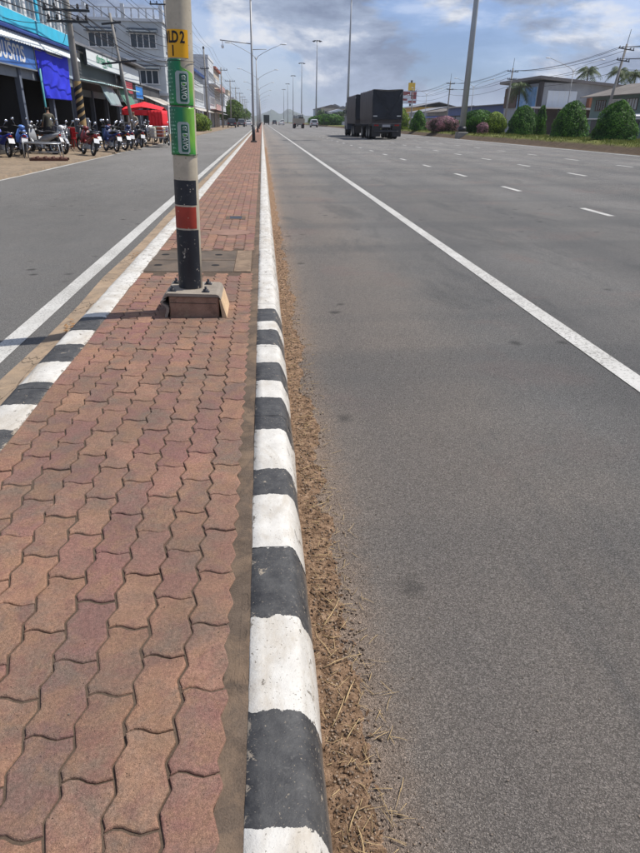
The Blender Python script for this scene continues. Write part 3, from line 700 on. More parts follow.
o = pb.build('grit', mat('grit_stone', (0.22, 0.18, 0.14), 0.9, 0.5, 60, world=True)); tag(o, 'loose grit lying on the asphalt and the bricks', 'grit', kind='stuff')
# twig and leaves in the far gutter
gl = MB()
for i in range(60):
    x = -1.38+rnd.gauss(0, .04); yy = rnd.choice((4.45, 7.2))+rnd.gauss(0, .12); s_ = rnd.uniform(.01, .025); a = rnd.uniform(0, 2*PI)
    e1 = Vector((math.cos(a), math.sin(a), rnd.uniform(-.3, .5)))*s_; e2 = Vector((-math.sin(a), math.cos(a), rnd.uniform(-.3, .5)))*s_*.5
    p0 = Vector((x, yy, -.105)); gl.add([p0-e1, p0-e2, p0+e1, p0+e2], [(0, 1, 2, 3)])
o = gl.build('leaf_litter', mat('brown_leaf', (0.25, 0.13, 0.05), 0.8, 0.4, 20, world=True)); tag(o, 'small heaps of brown dead leaves in the gutter left of the footpath', 'litter', kind='stuff')

# ---------------------------------------------------------------- left pavement, right verge, hills
sheet('shop_pavement', [-40, -12, -6.42, -6.38], lambda x: -0.095 if x < -6.4 else -0.3, 2, 400, 200, mat_concrete('beige_pavement', (0.25, 0.195, 0.14), 0.5, 0.6, 0.5), lambda i, yy: (nz(yy*.3, 9)*0.22+nz(yy*1.3, 4)*0.07 if i >= 2 else 0))
def verge_z(x, yy):
    t = max(0, min(1, (x-16.75)/0.95)); bank = t*t*(3-2*t)
    dn = max(0, min(1, (x-24)/3)); return zroad(16.7)-0.03+0.43*bank-0.40*dn+0.05*nz(x*1.1, yy*.7)*bank+0.06*nz(x*2.3, yy*1.9, 3)*bank
xs = [16.55, 16.75, 16.95, 17.1, 17.3, 17.5, 17.7, 18, 18.5, 19.2, 20, 21, 22, 23, 24, 25, 26, 27, 30]
ys = list(np.arange(12, 140, 0.5))+list(np.arange(140, 600, 5)); V = [(x+0.10*nz(yy*.7, 2)*(1 if x < 17.8 else 0), yy, verge_z(x, yy)) for yy in ys for x in xs]; n = len(xs)
F = [(j*n+i, j*n+i+1, (j+1)*n+i+1, (j+1)*n+i) for j in range(len(ys)-1) for i in range(n-1)]
def mat_verge():
    m, nt, b = _nt('verge_ground'); g = G(nt); pos = g.pos(); X, Y, Z = g.sep(pos)
    n = g.noise(pos, 1.3, 7, 0.7); gr = g.mix(g.mr(n, 0.35, 0.65), (0.09, 0.12, 0.025), (0.20, 0.19, 0.065))
    so_ = g.mix(g.noise(pos, 2.2, 8, 0.75), (0.07, 0.05, 0.035), (0.22, 0.165, 0.115))
    f = g.mr(g.math('ADD', Z, g.math('MULTIPLY', n, 0.28)), 0.62, 0.72)
    g.L(g.mix(f, so_, gr), b.inputs['Base Color']); b.inputs['Roughness'].default_value = 0.95; setspec(b, 0.1)
    g.L(g.bump(g.noise(pos, 9, 6, 0.75), 0.9, 0.12), b.inputs['Normal']); return m
o = link('verge', npmesh('verge', V, F, mat_verge(), smooth=True)); tag(o, kind='structure')
# grass on the verge
def grass(n, y0, y1, x0, x1, hmax, name, label, seed):
    rg = np.random.RandomState(seed); V = []; F = []; T = []
    for i in range(n):
        yy = y0+(y1-y0)*rg.rand()**1.5; x = x0+(x1-x0)*rg.rand(); cl = nz(x*.9, yy*.5, 4)
        if cl < -0.25+0.3*rg.rand(): continue
        z = verge_z(x, yy)-0.01; h = hmax*(0.4+0.6*rg.rand())*(1+cl); a = rg.rand()*6.28; w = 0.012+0.00035*yy
        lx, ly = rg.randn(2)*h*.35; k = len(V)
        V += [(x-math.cos(a)*w, yy-math.sin(a)*w, z), (x+math.cos(a)*w, yy+math.sin(a)*w, z), (x+lx, yy+ly, z+h)]
        F.append((k, k+1, k+2)); T.append(min(1, max(0, .5+cl*.8+rg.randn()*.2)))
    o = link(name, npmesh(name, V, F, mat_leaf('grass_blades', (0.07, 0.115, 0.015), (0.20, 0.21, 0.055)), T)); tag(o, label, 'grass', kind='stuff')
grass(42000, 22, 130, 17.35, 25, 0.16, 'grass', 'patchy yellow-green grass on the raised verge right of the main road', 3)
b = MB(); b.quad((30, 5, 0.10), (41.5, 5, 0.10), (41.5, 600, 0.10), (30, 600, 0.10)); struct('service_road', b, ASPH2)
b = MB(); b.quad((41.5, 5, 0.16), (160, 5, 0.16), (160, 600, 0.16), (41.5, 600, 0.16)); struct('shop_forecourt', b, MATS['beige_pavement'])

# distant hills
def ridge(name, pts, y0, depth, m, seed):
    """pts: (x, z) skyline"""
    V = []; rows = 14; xs = []
    P = []
    for i in range(len(pts)-1):
        for k in range(16):
            t = k/16; P.append((pts[i][0]*(1-t)+pts[i+1][0]*t, pts[i][1]*(1-t)+pts[i+1][1]*t))
    P.append(pts[-1]); n = len(P); sc = max(q[1] for q in P)
    for j in range(rows):
        t = j/(rows-1); e = math.sin(PI*t)
        for (x, z) in P: V.append((x+nz(x*.01, j, seed)*sc*.4, y0+depth*t, -1+e*(z+1)*(1+0.10*nz(x*6/sc, j*1.1, seed)+0.05*nz(x*20/sc, j*2.1, seed))))
    F = [(j*n+i, j*n+i+1, (j+1)*n+i+1, (j+1)*n+i) for j in range(rows-1) for i in range(n-1)]
    o = link(name, npmesh(name, V, F, m, smooth=True)); tag(o, kind='structure')
HILL = mat('forested_hill', (0.045, 0.065, 0.03), 0.95, 0.3, 0.02, world=True)
ridge('hills', [(-320, 4), (-180, 12), (-90, 22), (-20, 24), (20, 40), (45, 52), (70, 36), (95, 34), (125, 55), (150, 46), (200, 30), (290, 26), (420, 18), (600, 8), (700, 2)], 2900, 900, HILL, 3)
ridge('rise', [(24, 0.2), (40, 2.4), (95, 5.2), (150, 6.5), (230, 5.5), (320, 1.0)], 330, 260, mat('hillside_scrub', (0.10, 0.105, 0.06), 0.95, 0.4, 0.1, world=True), 6)

# ================================================================== THE STRIPED LAMP POST IN FRONT
PX, PY = -0.535, 4.47
def prad(z): return 0.0825-(z-0.165)*0.0045 if z < 2 else max(0.05, 0.0743-(z-2)*0.0035)
def mat_bandpaint(name, c, chip_c, amount=0.5):
    m, nt, b = _nt(name); g = G(nt); pos = g.pos()
    n = g.noise(pos, 6, 6, 0.65); col = g.mix(g.mr(n, .3, .7), scol(c, .75), scol(c, 1.25))
    k = g.noise(pos, 24, 8, 0.75, 0.4); k2 = g.vor(pos, 34.0)
    col = g.mix(g.mr(k, 0.70-0.08*amount, 0.73-0.08*amount), col, chip_c)
    col = g.mix(g.math('MULTIPLY', g.mr(k2, 0.16, 0.11), g.mr(g.noise(pos, 12, 3), .45, .55)), col, chip_c)
    g.L(col, b.inputs['Base Color']); b.inputs['Roughness'].default_value = 0.45; setspec(b, 0.45)
    g.L(g.bump(g.noise(pos, 40, 6, 0.7), 0.4, 0.003), b.inputs['Normal']); return m
CREAM = mat_bandpaint('weathered_cream_pole', (0.46, 0.40, 0.30), (0.22, 0.17, 0.12), 0.3)
BLACKB = mat_bandpaint('black_band_paint', (0.016, 0.018, 0.024), (0.42, 0.38, 0.31), 1.0)
REDB = mat_bandpaint('red_band_paint', (0.33, 0.035, 0.018), (0.45, 0.36, 0.26), 0.4)
YEL = mat('yellow_sticker', (0.85, 0.42, 0.01), 0.4, 0.07, 4)
BLKT = mat('black_lettering', (0.012, 0.010, 0.010), 0.5, 0.1)
def lamp_post(name, label, loc, detail=False, group='double-arm lamp posts along the brick footpath', H=9.0, span=3.1, m=GALV, rz=0.0):
    t = thing(name, label, 'lamp post', loc, rz, group)
    b = MB()
    if detail: zs = [0.165, 0.5, 1, 1.5, 2, 3, 5, 7, H-1]; b.tube([(0, 0, z) for z in zs], [prad(z) for z in zs], 40)
    else: b.tube([(0, 0, 0), (0, 0, 2), (0, 0, H-1)], [0.085, 0.075, 0.05], 10)
    b.build('shaft', CREAM if detail else m, t)
    if not detail:
        b = MB(); b.cyl((0, 0, 0.02), (0, 0, 1.0), 0.105, 0.10, 10); b.build('painted_foot', DARKM, t)
        b = MB(); b.box(-.19, .19, -.19, .19, -.02, .10); b.build('plinth', mat('plinth_concrete', (0.12, 0.11, 0.1), .9, .3), t)
    for s in (-1, 1):
        b = MB(); pts = [(0, 0, H-1.35)]+[(s*span*q, 0, H-1.35+0.15+(1.35+0.2)*q**0.75) for q in (0.08, .3, .6, 0.95)]; b.tube(pts, [.035, .035, .03, .028, .025], 6); b.build('arm', m, t)
        b = MB(); e = pts[-1]
        b.ell((e[0]+s*.28, 0, e[2]+.02), (.38, .15, .085), 10, 6); h = b.build('lamp_head', LAMPG if not detail else STEEL, t)
    return t
# the near one, with its base
lp = lamp_post('lamp_post', 'nearest lamp post, black and red banded, with yellow MLD2 sticker and green posters', (PX, PY, 0), True)
lp.rotation_euler = (0, R(1.55), 0)
def band(z0, z1, a0, a1, off, n=48, seam=0.0, nz_=3):
    """curved sheet round the shaft between two angles (0 = towards the camera, positive to the right)"""
    b = MB(); b.smooth = True; vs = []
    for k in range(nz_+1):
        z = z0+(z1-z0)*k/nz_
        for i in range(n+1):
            a = R(a0+(a1-a0)*i/n); r_ = prad(z)+off+seam*nz(i*.4, z*20)
            zz = z+(0.0018*nz(i*.35, z*50, 3) if off < 0.0012 else 0)
            vs.append((r_*math.sin(a), -r_*math.cos(a), zz))
    b.add(vs, [(k*(n+1)+i, k*(n+1)+i+1, (k+1)*(n+1)+i+1, (k+1)*(n+1)+i) for k in range(nz_) for i in range(n)]); return b
band(0.175, 0.575, -200, 64, 0.0009, seam=0.0002, nz_=6).build('black_band', BLACKB, lp)
band(0.585, 0.725, -200, 52, 0.0010, seam=0.0002).build('red_band', REDB, lp)
band(0.735, 0.89, -200, 58, 0.0009, seam=0.0002).build('black_band', BLACKB, lp)
band(1.585, 1.731, -95, 44, 0.0012).build('number_sticker', YEL, lp)
def wrap_text(body, size, ang, z, off, parent, name, m, sx=1.0, rot=0.0):
    me = text_mesh(body, size, 'CENTER', 0.028); bm = bmesh.new(); bm.from_mesh(me)
    
    for kx in range(-24, 25):
        for no, co in (((1, 0, 0), (kx*0.0045/sx, 0, 0)),) if rot == 0 else (((0, 1, 0), (0, kx*0.0045, 0)),): bmesh.ops.bisect_plane(bm, geom=bm.verts[:]+bm.edges[:]+bm.faces[:], plane_co=co, plane_no=no)
    bmesh.ops.triangulate(bm, faces=bm.faces)
    ex = bmesh.ops.extrude_face_region(bm, geom=bm.faces[:]); vv = [q for q in ex['geom'] if isinstance(q, bmesh.types.BMVert)]
    for q in vv: q.co.z += 0.0006
    cr, sr = math.cos(rot), math.sin(rot)
    for v in bm.verts:
        x, y_, e = v.co.x*sx, v.co.y, v.co.z
        x, y_ = x*cr-y_*sr, x*sr+y_*cr
        r_ = prad(z)+off+e; a = R(ang)+x/prad(z); v.co = (r_*math.sin(a), -r_*math.cos(a), z+y_)
    bm.to_mesh(me); bm.free(); me.materials.clear(); me.materials.append(m)
    return link(name, me, parent)
for ch, an in (('M', -74), ('L', -44), ('D', -18), ('2', 15)): wrap_text(ch, 0.084, an+2, 1.688, 0.002, lp, 'letter', BLKT, 0.68)
wrap_text('1', 0.078, -28, 1.618, 0.002, lp, 'letter', BLKT, 0.75)
def mat_poster(name, z0, z1):
    m, nt, b = _nt(name); g = G(nt); P_ = g.pos(); X, Y, Z = g.sep(P_)
    x = g.math('SUBTRACT', X, PX)
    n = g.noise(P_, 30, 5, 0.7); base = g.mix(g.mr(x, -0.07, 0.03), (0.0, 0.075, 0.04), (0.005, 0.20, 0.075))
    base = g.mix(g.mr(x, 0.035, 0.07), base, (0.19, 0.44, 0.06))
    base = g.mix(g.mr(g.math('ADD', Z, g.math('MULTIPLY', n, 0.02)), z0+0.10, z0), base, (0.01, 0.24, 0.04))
    # lines of small print
    ln = g.math('FRACT', g.math('MULTIPLY', Z, 46)); wd = g.noise(g.mapping(P_, (160, 1, 46)), 1.0, 1)
    pr = g.math('MULTIPLY', g.math('MULTIPLY', g.mr(ln, 0.62, 0.66), g.mr(wd, 0.52, 0.56)), g.mr(x, -0.004, -0.012))
    base = g.mix(g.math('MULTIPLY', pr, 0.75), base, (0.30, 0.55, 0.38))
    base = g.mix(g.mr(g.noise(P_, 60, 6, 0.8), 0.63, 0.7, 0, 0.5), base, (0.28, 0.36, 0.28))
    g.L(base, b.inputs['Base Color']); b.inputs['Roughness'].default_value = 0.3; setspec(b, 0.5)
    g.L(g.bump(g.noise(g.mapping(P_, (1, 1, .5)), 26, 4), 0.25, 0.006), b.inputs['Normal']); return m
def poster(z0, z1, right_top, right_low, notch, name):
    b = MB(); b.smooth = True; n, k_ = 36, 24; vs = []
    for k in range(k_+1):
        t = k/k_; z = z0+(z1-z0)*t
        s_ = max(0, min(1, (t-notch)/0.16)); s_ = s_*s_*(3-2*s_); ra = right_low+(right_top-right_low)*s_
        for i in range(n+1):
            a = R(-112+(ra+112)*i/n); r_ = prad(z)+0.004+0.002*nz(i*.3, z*14)+0.010*max(0, 1-i/5)**1.5
            vs.append((r_*math.sin(a), -r_*math.cos(a), z+0.003*nz(i*.2, z*3)))
    b.add(vs, [(k*(n+1)+i, k*(n+1)+i+1, (k+1)*(n+1)+i+1, (k+1)*(n+1)+i) for k in range(k_) for i in range(n)])
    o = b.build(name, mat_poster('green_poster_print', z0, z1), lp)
    md = o.modifiers.new('thickness', 'SOLIDIFY'); md.thickness = 0.0018; md.offset = 1
    return o
PANEL = mat('poster_grey_panel', (0.34, 0.40, 0.38), 0.35, 0.12, 12); PDARK = mat('poster_dark_strip', (0.015, 0.10, 0.06), 0.4, 0.3, 30)
PWHITE = mat('poster_white_lettering', (0.40, 0.46, 0.42), 0.4, 0.05); PLIME = mat('poster_leaf_green', (0.12, 0.36, 0.05), 0.4, 0.1)
def poster_panel(z0, z1, a0, a1, par):
    def plate(zA, zB, aA, aB, off, cut, m, nm):
        b = MB(); b.smooth = True; vs = []; n = 14; k_ = 16
        for k in range(k_+1):
            t = k/k_; z = zA+(zB-zA)*t; hh = (zB-zA)
            d = min(t, 1-t)*hh; inset = 0 if d > cut else (cut-math.sqrt(max(0, cut*cut-(cut-d)**2)))/prad(z)*180/PI
            for i in range(n+1):
                a = R(aA+inset+(aB-aA-2*inset)*i/n); r_ = prad(z)+off; vs.append((r_*math.sin(a), -r_*math.cos(a), z))
        b.add(vs, [(k*(n+1)+i, k*(n+1)+i+1, (k+1)*(n+1)+i+1, (k+1)*(n+1)+i) for k in range(k_) for i in range(n)])
        return b.build(nm, m, par)
    plate(z0, z1, a0, a1, 0.0085, 0.010, PANEL, 'grey_panel')
    w = a1-a0; plate(z0+.012, z0+(z1-z0)*0.92, a0+w*.30, a1-w*.14, 0.0095, 0.003, PDARK, 'dark_strip')
    am = a0+w*0.58
    zc = z0+.012+(z1-z0)*.25
    wrap_text('DAVO', 0.040, am, zc+0.015, 0.0103, par, 'lettering', PWHITE, 0.85, -PI/2)
    wrap_text('GY', 0.030, am, z0+(z1-z0)*.80, 0.0103, par, 'lettering', PWHITE, 0.7, -PI/2)
    b = MB(); n = 10; rr = 0.009; z = z0+(z1-z0)*.60; r_ = prad(z)+0.0106
    b.add([(r_*math.sin(R(am)+rr*math.cos(2*PI*i/n)*(1.4 if i % 2 else .8)/r_), -r_*math.cos(R(am)+rr*math.cos(2*PI*i/n)*(1.4 if i % 2 else .8)/r_), z+rr*math.sin(2*PI*i/n)*(1.4 if i % 2 else .8)) for i in range(n)], [tuple(range(n))])
    b.build('leaf_emblem', PLIME, par)
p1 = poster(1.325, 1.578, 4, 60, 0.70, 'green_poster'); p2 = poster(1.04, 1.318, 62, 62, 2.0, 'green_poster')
poster_panel(1.336, 1.515, -20, 36, p1); poster_panel(1.05, 1.235, -21, 30, p2)
for z in (1.325, 1.045, 1.57):
    b = MB(); b.torus((0, 0, z), prad(z)+0.0065, 0.0018, 'z', 32, 6); b.build('tie_wire', DARKM, lp)
# concrete base with bent steel cap
PEDM = mat_concrete('formed_concrete', (0.31, 0.19, 0.135), 0.35, 9.0, 0.5); CAPM = mat_concrete('cement_skim', (0.29, 0.25, 0.205), 0.0, 4.0)
PEACH = mat_concrete('peach_paint', (0.62, 0.44, 0.27), 0.0, 6.0)
x0, x1, y0_, y1_ = -0.695-PX, -0.315-PX, 4.285-PY, 4.66-PY
b = MB(); b.bbox(x0+.025, x1-.012, y0_+.012, y1_-.012, -0.03, 0.1475, 0.008); pd = b.build('base_block', PEDM, lp)
b = MB(); b.box(x0+.03, x1-.03, y0_+.009, y0_+.016, 0.098, 0.101); b.build('board_mark', mat('form_seam', (0.07, .05, .04), .9, .3), lp)
b = MB(); b.smooth = False
prof = [(x0-.012, .126), (x0+.004, .158), (x0+.018, .168), (x1-.03, .168), (x1-.012, .161), (x1+.004, .132), (x1-.012, .148), (x0+.02, .148)]
b.prism([(a, c) for a, c in prof], y0_, y1_, 'y'); b.build('base_cap', CAPM, lp)
# curled left cheek
cur = [(-.012, .123), (-.030, .112), (-.036, .100), (-.022, .090), (-.004, .078), (.006, .060), (.004, .035), (-.004, .015), (-.008, -.002)]
th = 0.018
poly = [(x0+a, c) for a, c in cur]+[(x0+a+th, c) for a, c in cur[::-1]]
b = MB(); b.prism(poly, y0_-.004, y1_+.004, 'y'); b.build('curled_edge', CAPM, lp)
b = MB(); b.prism([(x1-.008, .13), (x1+.004, .13), (x1+.045, 0.0), (x1+.012, 0.0)], y0_-.002, y1_+.002, 'y'); b.build('painted_edge', PEACH, lp)
b = MB(); b.lathe([(0.0001, .172), (.105, .172), (.115, .166)], (0, 0, 0), 24); b.build('foot_collar', CAPM, lp)
for (bx, by) in ((-.115, -.115), (.115, -.115), (-.115, .115), (.115, .115)):
    b = MB(); b.cyl((bx, by, .165), (bx, by, .205), .0085, .0085, 8); a = b.build('anchor_bolt', DARKM, lp)
    b = MB(); b.lathe([(.0001, .186), (.018, .186), (.018, .168)], (bx, by, 0), 6); b.build('nut', DARKM, a)
    b = MB(); b.box(bx-.026, bx+.026, by-.024, by+.024, .166, .171); b.build('washer', DARKM, a)

ORD = 'zeroth first second third fourth fifth sixth seventh eighth ninth tenth eleventh twelfth'.split()
posts = [(44.2, 'first plain grey double-arm lamp post beyond the striped one, its top out of frame'), (84.5, 'second plain lamp post on the brick footpath, both lamp heads in view'), (124, 'third plain lamp post on the brick footpath, in line behind the second')]
grp = 'double-arm lamp posts along the brick footpath'
base_lp = None
for i in range(12):
    Y_ = 44.2+39.9*i; lab = posts[i][1] if i < 3 else '%s plain lamp post in the line down the brick footpath, far away' % ORD[i+1]
    if base_lp is None: base_lp = lamp_post('lamp_post', lab, (-0.55, Y_, 0.0)); o = base_lp
    else: o = copy_tree(base_lp); o.location = (-0.55, Y_, 0.0)
    o['label'] = lab; o['group'] = grp if i < 3 else 'far lamp posts down the footpath'
# side bracket on the first plain post
b = MB(); b.tube([(0, 0, 5.45), (-1.9, 0, 5.6)], .03, 6); b.tube([(0, 0, 5.15), (.9, 0, 5.2)], .02, 6); o = b.build('bracket', GALV, base_lp)
b = MB(); b.ell((-1.75, 0, 5.28), (.09, .09, .12), 8, 6); b.cyl((-1.75, 0, 5.4), (-1.75, 0, 5.6), .02); b.build('camera_dome', LAMPG, base_lp)

# ---------------------------------------------------------------- high masts
MASTM = mat('mast_zinc', (0.36, 0.375, 0.39), 0.45, 0.1, 1.0, metal=0.25)
def mast(y_, label, grp_='high masts on the verge'):
    t = thing('high_mast', label, 'light mast', (17.25 if y_ < 60 else 17.0, y_, 0.62 if y_ < 60 else .6), 0, grp_)
    b = MB(); b.tube([(0, 0, .5), (0, 0, 8), (0, 0, 16), (0, 0, 22.6)], [.27, .22, .16, .11], 16); b.build('shaft', MASTM, t)
    b = MB(); b.cyl((0, 0, .16), (0, 0, .55), .36, .33, 16); b.build('collar', DARKM, t)
    b = MB(); b.bbox(-.45, .45, -.45, .45, -.5, .14, .04); b.build('footing', CONCP, t)
    b = MB(); b.torus((0, 0, 22.6), .9, .05, 'z', 20, 6)
    for k in range(4): b.cyl((0, 0, 22.7), (.9*math.cos(k*PI/2), .9*math.sin(k*PI/2), 22.6), .03, .03, 5)
    b.build('ring', DARKM, t)
    for k in range(8):
        a = k*PI/4; c, s = math.cos(a), math.sin(a); b = MB(); b.T = Matrix.Translation((1.15*c, 1.15*s, 22.45)) @ Matrix.Rotation(a, 4, 'Z') @ Matrix.Rotation(R(15), 4, 'Y'); b.box(-.3, .3, -.17, .17, -.1, .1); b.build('floodlight', DARKM, t)
    return t
ms = [(58, 'thickest and nearest high mast, standing between the pink bougainvillea and the round hedge'), (137, 'second high mast, rising behind the dark truck'), (217, 'third high mast, whose flat lamp crown shows left of the truck'),
      (297, 'fourth high mast along the verge, shorter looking than the third'), (377, 'fifth high mast far along the verge'), (457, 'sixth high mast far along the verge'), (537, 'seventh and tiny high mast near the hills')]
m0 = None
for y_, lab in ms:
    if m0 is None: m0 = mast(y_, lab)
    else: o = copy_tree(m0); o.location = (17.0, y_, .7); o['label'] = lab

# ================================================================== POWER POLES AND WIRES
def power_pole(x, y_, H, label, arms=((9.9, 1.1),), lean=(0, 0), z0=-0.1, grp_=None, stripes=False, r_=.16, insul=True):
    t = thing('power_pole', label, 'power pole', (x, y_, z0), 0, grp_, rot=(lean[1], lean[0], 0))
    b = MB(); b.tube([(0, 0, 0), (0, 0, H)], [r_, r_*.62], 8); b.build('shaft', CONCP, t)
    for (az, aw) in arms:
        b = MB(); b.box(-aw, aw, -.05-r_, -r_+.05, az-.045, az+.045); a = b.build('crossarm', DARKM, t)
        if insul:
            for s in (-1, -.55, .55, 1):
                b = MB(); b.lathe([(.05, az+.06), (.07, az+.12), (.035, az+.16), (.06, az+.2), (.0001, az+.26)], (s*(aw-.08), -r_, 0), 7); b.build('insulator', mat('insulator', (.05, .04, .035), .3), a)
    if stripes:
        for k in range(5):
            b = MB(); n = 12; vs = []
            for i in range(n+1):
                a = R(-100+200*i/n); rr = r_+.006-.006*k*.1
                for dz in (0, .17): vs.append((rr*math.sin(a), -rr*math.cos(a), 1.0+k*.3+dz+.22*i/n*1.6))
            b.add(vs, [(2*i, 2*i+2, 2*i+3, 2*i+1) for i in range(n)]); b.build('warning_stripe', mat('black_yellow', (.012, .012, .012), .6) if True else None, t)
        b = band(0, 1, 0, 360, 0); b2 = MB(); b2.tube([(0, 0, .95), (0, 0, 2.75)], [r_+.002, r_-.004], 12, False); b2.build('stripe_ground', mat('faded_yellow', (.42, .28, .12), .7, .2), t)
    return t
power_pole(-8.1, 31.9, 8.6, 'grey power pole with slanting black stripes near its foot, beside the blue cloth', ((5.35, .95), (4.95, .85)), stripes=True, r_=.17)
power_pole(-7.0, 38.6, 6.2, 'dark thin leaning pole among the motorbikes, right of the white sign', ((5.75, .5), (4.0, .9)), lean=(R(-6.5), 0), r_=.10, insul=False)
gl_ = 'power poles along the shops'
names_l = {0: 'power pole hidden behind the striped lamp post', 1: 'tall power pole just right of the striped lamp post', 2: 'power pole with a wide crossarm, second to the right of the striped lamp post', 3: 'third power pole to the right of the striped lamp post'}
for i in range(9):
    Y_ = 62+36.6*i; far_ = i > 3
    power_pole(-7.6 if i else -7.75, Y_, 10.1 if i != 2 else 10.2, names_l.get(i, 'distant power pole in the row along the shops, one of the far ones'), (((10.0, .15), (7.6, .6)) if i == 1 else ((9.8, 1.2),)), grp_=gl_ if not far_ else 'far power poles along the shops', insul=not far_, lean=(R((-.5, -.7, .3, .4, 0, .5, -.4, .2, 0)[i]), 0), z0=-.1)
# right-hand side poles
for i, (Y_, ln, lab) in enumerate(((76, 6.0, 'leaning power pole behind the rightmost cone-shaped bush'), (111, 1.5, 'power pole behind the middle cone-shaped bush, by the blue banner'), (147, .5, 'power pole behind the pink bougainvillea'), (183, 0, 'faint power pole behind the dark truck'))):
    t = power_pole(40+(-1.0 if i == 0 else 0), Y_, 9.6, lab, ((9.1, .9), (8.0, .75)), lean=(R(ln), 0), z0=.1, grp_='power poles on the right side', r_=.19)
    b = MB(); b.cyl((0, 0, 9.5), (0, 0, 11.0), .035, .03, 6); b.build('lightning_rod', DARKM, t)
WIRE = mat('black_wire', (0.015, 0.015, 0.017), 0.6)
def wire(pts, sag, label, r_=0.016, grp_='overhead wires'):
    b = MB(); P = []
    for i in range(len(pts)-1):
        a, c = Vector(pts[i]), Vector(pts[i+1])
        for k in range(10):
            t = k/10; q = a.lerp(c, t); q.z -= sag*4*t*(1-t); P.append(q)
    P.append(Vector(pts[-1])); b.tube(P, r_, 4, False); o = b.build('overhead_wire', WIRE); tag(o, label, 'wire', grp_); return o
YS = [-12, 25]+[62+36.6*i for i in range(9)]
wl = 'black overhead wire strung from pole to pole above the shops'
for dx, z in ((-1.1, 9.95), (-.6, 9.95), (.6, 9.95), (1.1, 9.95), (.1, 8.7), (.15, 7.7), (-.2, 8.2)):
    wire([(-7.6+dx, yy, z-.0) for yy in YS], .55, wl, .014)
cb = [(.1, 5.5), (-.3, 5.3), (.4, 5.3), (-.5, 4.95), (.2, 4.95), (.55, 5.0), (0, 6.3), (.25, 6.9)]
for dx, z in cb:
    wire([(-7.9+dx, -8, z+.5+.3*dx), (-8.1+dx, 31.8, z)]+[(-7.6+dx*.7, yy, z+.4) for yy in YS[2:]], .5+.3*abs(dx), 'black cable slung low between the poles in front of the shopfronts', .02, 'low cables along the shops')
for (a, c) in (((-8.1, 31.8, 5.2), (-9.6, 36, 4.4)), ((-8.1, 31.8, 5.0), (-9.6, 27, 4.5)), ((-7.6, 38.6, 5.6), (-9.6, 47, 4.6)), ((-7.6, 38.6, 5.6), (-9.0, 66, 6.8)), ((-8.1, 31.8, 6.0), (-9.2, 66, 7.6))):
    wire([a, c], .25, 'thin service cable running from a pole to a shopfront', .012, 'service cables to the shops')
YR = [40, 76, 111, 147, 183, 219, 255]
for dx, z in ((-.8, 9.35), (-.4, 9.35), (.8, 9.35), (-.6, 8.25), (.6, 8.25), (.05, 7.2)):
    wire([(40+dx+(.0 if yy != 76 else 0), yy, z) for yy in YR], .7, 'black overhead wire on the right side above the roofs', .022, 'overhead wires on the right side')

# ================================================================== FOLIAGE
def leaves(name, centre_fn, n, size, m, parent=None, seed=1, flat=0.5, extra=None):
    rg = np.random.RandomState(seed); V = np.zeros((n*4, 3)); T = np.zeros(n)
    P, Nn, tt = centre_fn(rg, n)
    for_ = rg.randn(n, 3)*flat+Nn; for_ /= np.linalg.norm(for_, axis=1)[:, None]
    a = np.cross(for_, rg.randn(n, 3)); a /= np.linalg.norm(a, axis=1)[:, None]; b_ = np.cross(for_, a)
    s_ = size*(0.6+0.8*rg.rand(n))[:, None]
    V[0::4] = P-a*s_; V[1::4] = P-b_*s_*.5; V[2::4] = P+a*s_; V[3::4] = P+b_*s_*.5
    F = np.arange(n*4).reshape(n, 4)
    return link(name, npmesh(name, V, F, m, np.clip(tt+rg.randn(n)*.18, 0, 1)), parent)
def blob_fn(h, w, cone, seed, lump=0.16, z0=0.0, thick=0.16):
    """surface of a clipped bush: radius profile from cone (1) to ball (0)"""
    def prof(t):
        ball = math.sqrt(max(0, 1-(2*t-1)**2)); ball = max(ball, .86 if t < .5 and t > .05 else ball)
        co = (1-t)**.6*1.05*min(1, t/.12+.66)
        return ball*(1-cone)+co*cone
    def fn(rg, n):
        t = rg.rand(n)**(0.8 if cone < .5 else 1.25); th = rg.rand(n)*2*PI; d = rg.rand(n)
        P = np.zeros((n, 3)); Nn = np.zeros((n, 3)); tt = np.zeros(n)
        for i in range(n):
            c, s = math.cos(th[i]), math.sin(th[i]); l_ = nz(c*1.7+seed, s*1.7, t[i]*3.2)+.5*nz(c*4+seed, s*4, t[i]*7)
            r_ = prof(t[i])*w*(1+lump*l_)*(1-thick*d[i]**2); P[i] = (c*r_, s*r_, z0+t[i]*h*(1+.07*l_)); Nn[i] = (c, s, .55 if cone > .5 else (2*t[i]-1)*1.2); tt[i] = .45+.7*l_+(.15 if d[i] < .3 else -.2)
        return P, Nn, tt
    return fn, prof
def bush(name, label, loc, h, w, cone, m, core, seed, n=5200, size=.06, lump=.18, cat='bush', grp_=None):
    t = thing(name, label, cat, loc, 0, grp_); fn, prof = blob_fn(h, w, cone, seed, lump); leaves('foliage', fn, n, size, m, t, seed)
    b = MB(); ks = [0, .05, .12, .25, .4, .55, .7, .82, .92, .98]; b.lathe([(max(.01, prof(k)*w*.84), k*h*.95) for k in ks], (0, 0, 0), 14); b.build('shade_core', core, t)  # solid dark core; shade among the leaves is put into its colour
    b = MB(); b.cyl((0, 0, -.2), (0, 0, h*.4), .07, .04, 6); b.build('stem', mat('bark', (.09, .065, .045), .9, .3), t)
    return t
LEAFD = mat_leaf('clipped_leaf', (0.018, 0.075, 0.008), (0.10, 0.235, 0.024)); LEAFY = mat_leaf('yellow_green_leaf', (0.10, 0.17, 0.02), (0.25, 0.34, 0.045))
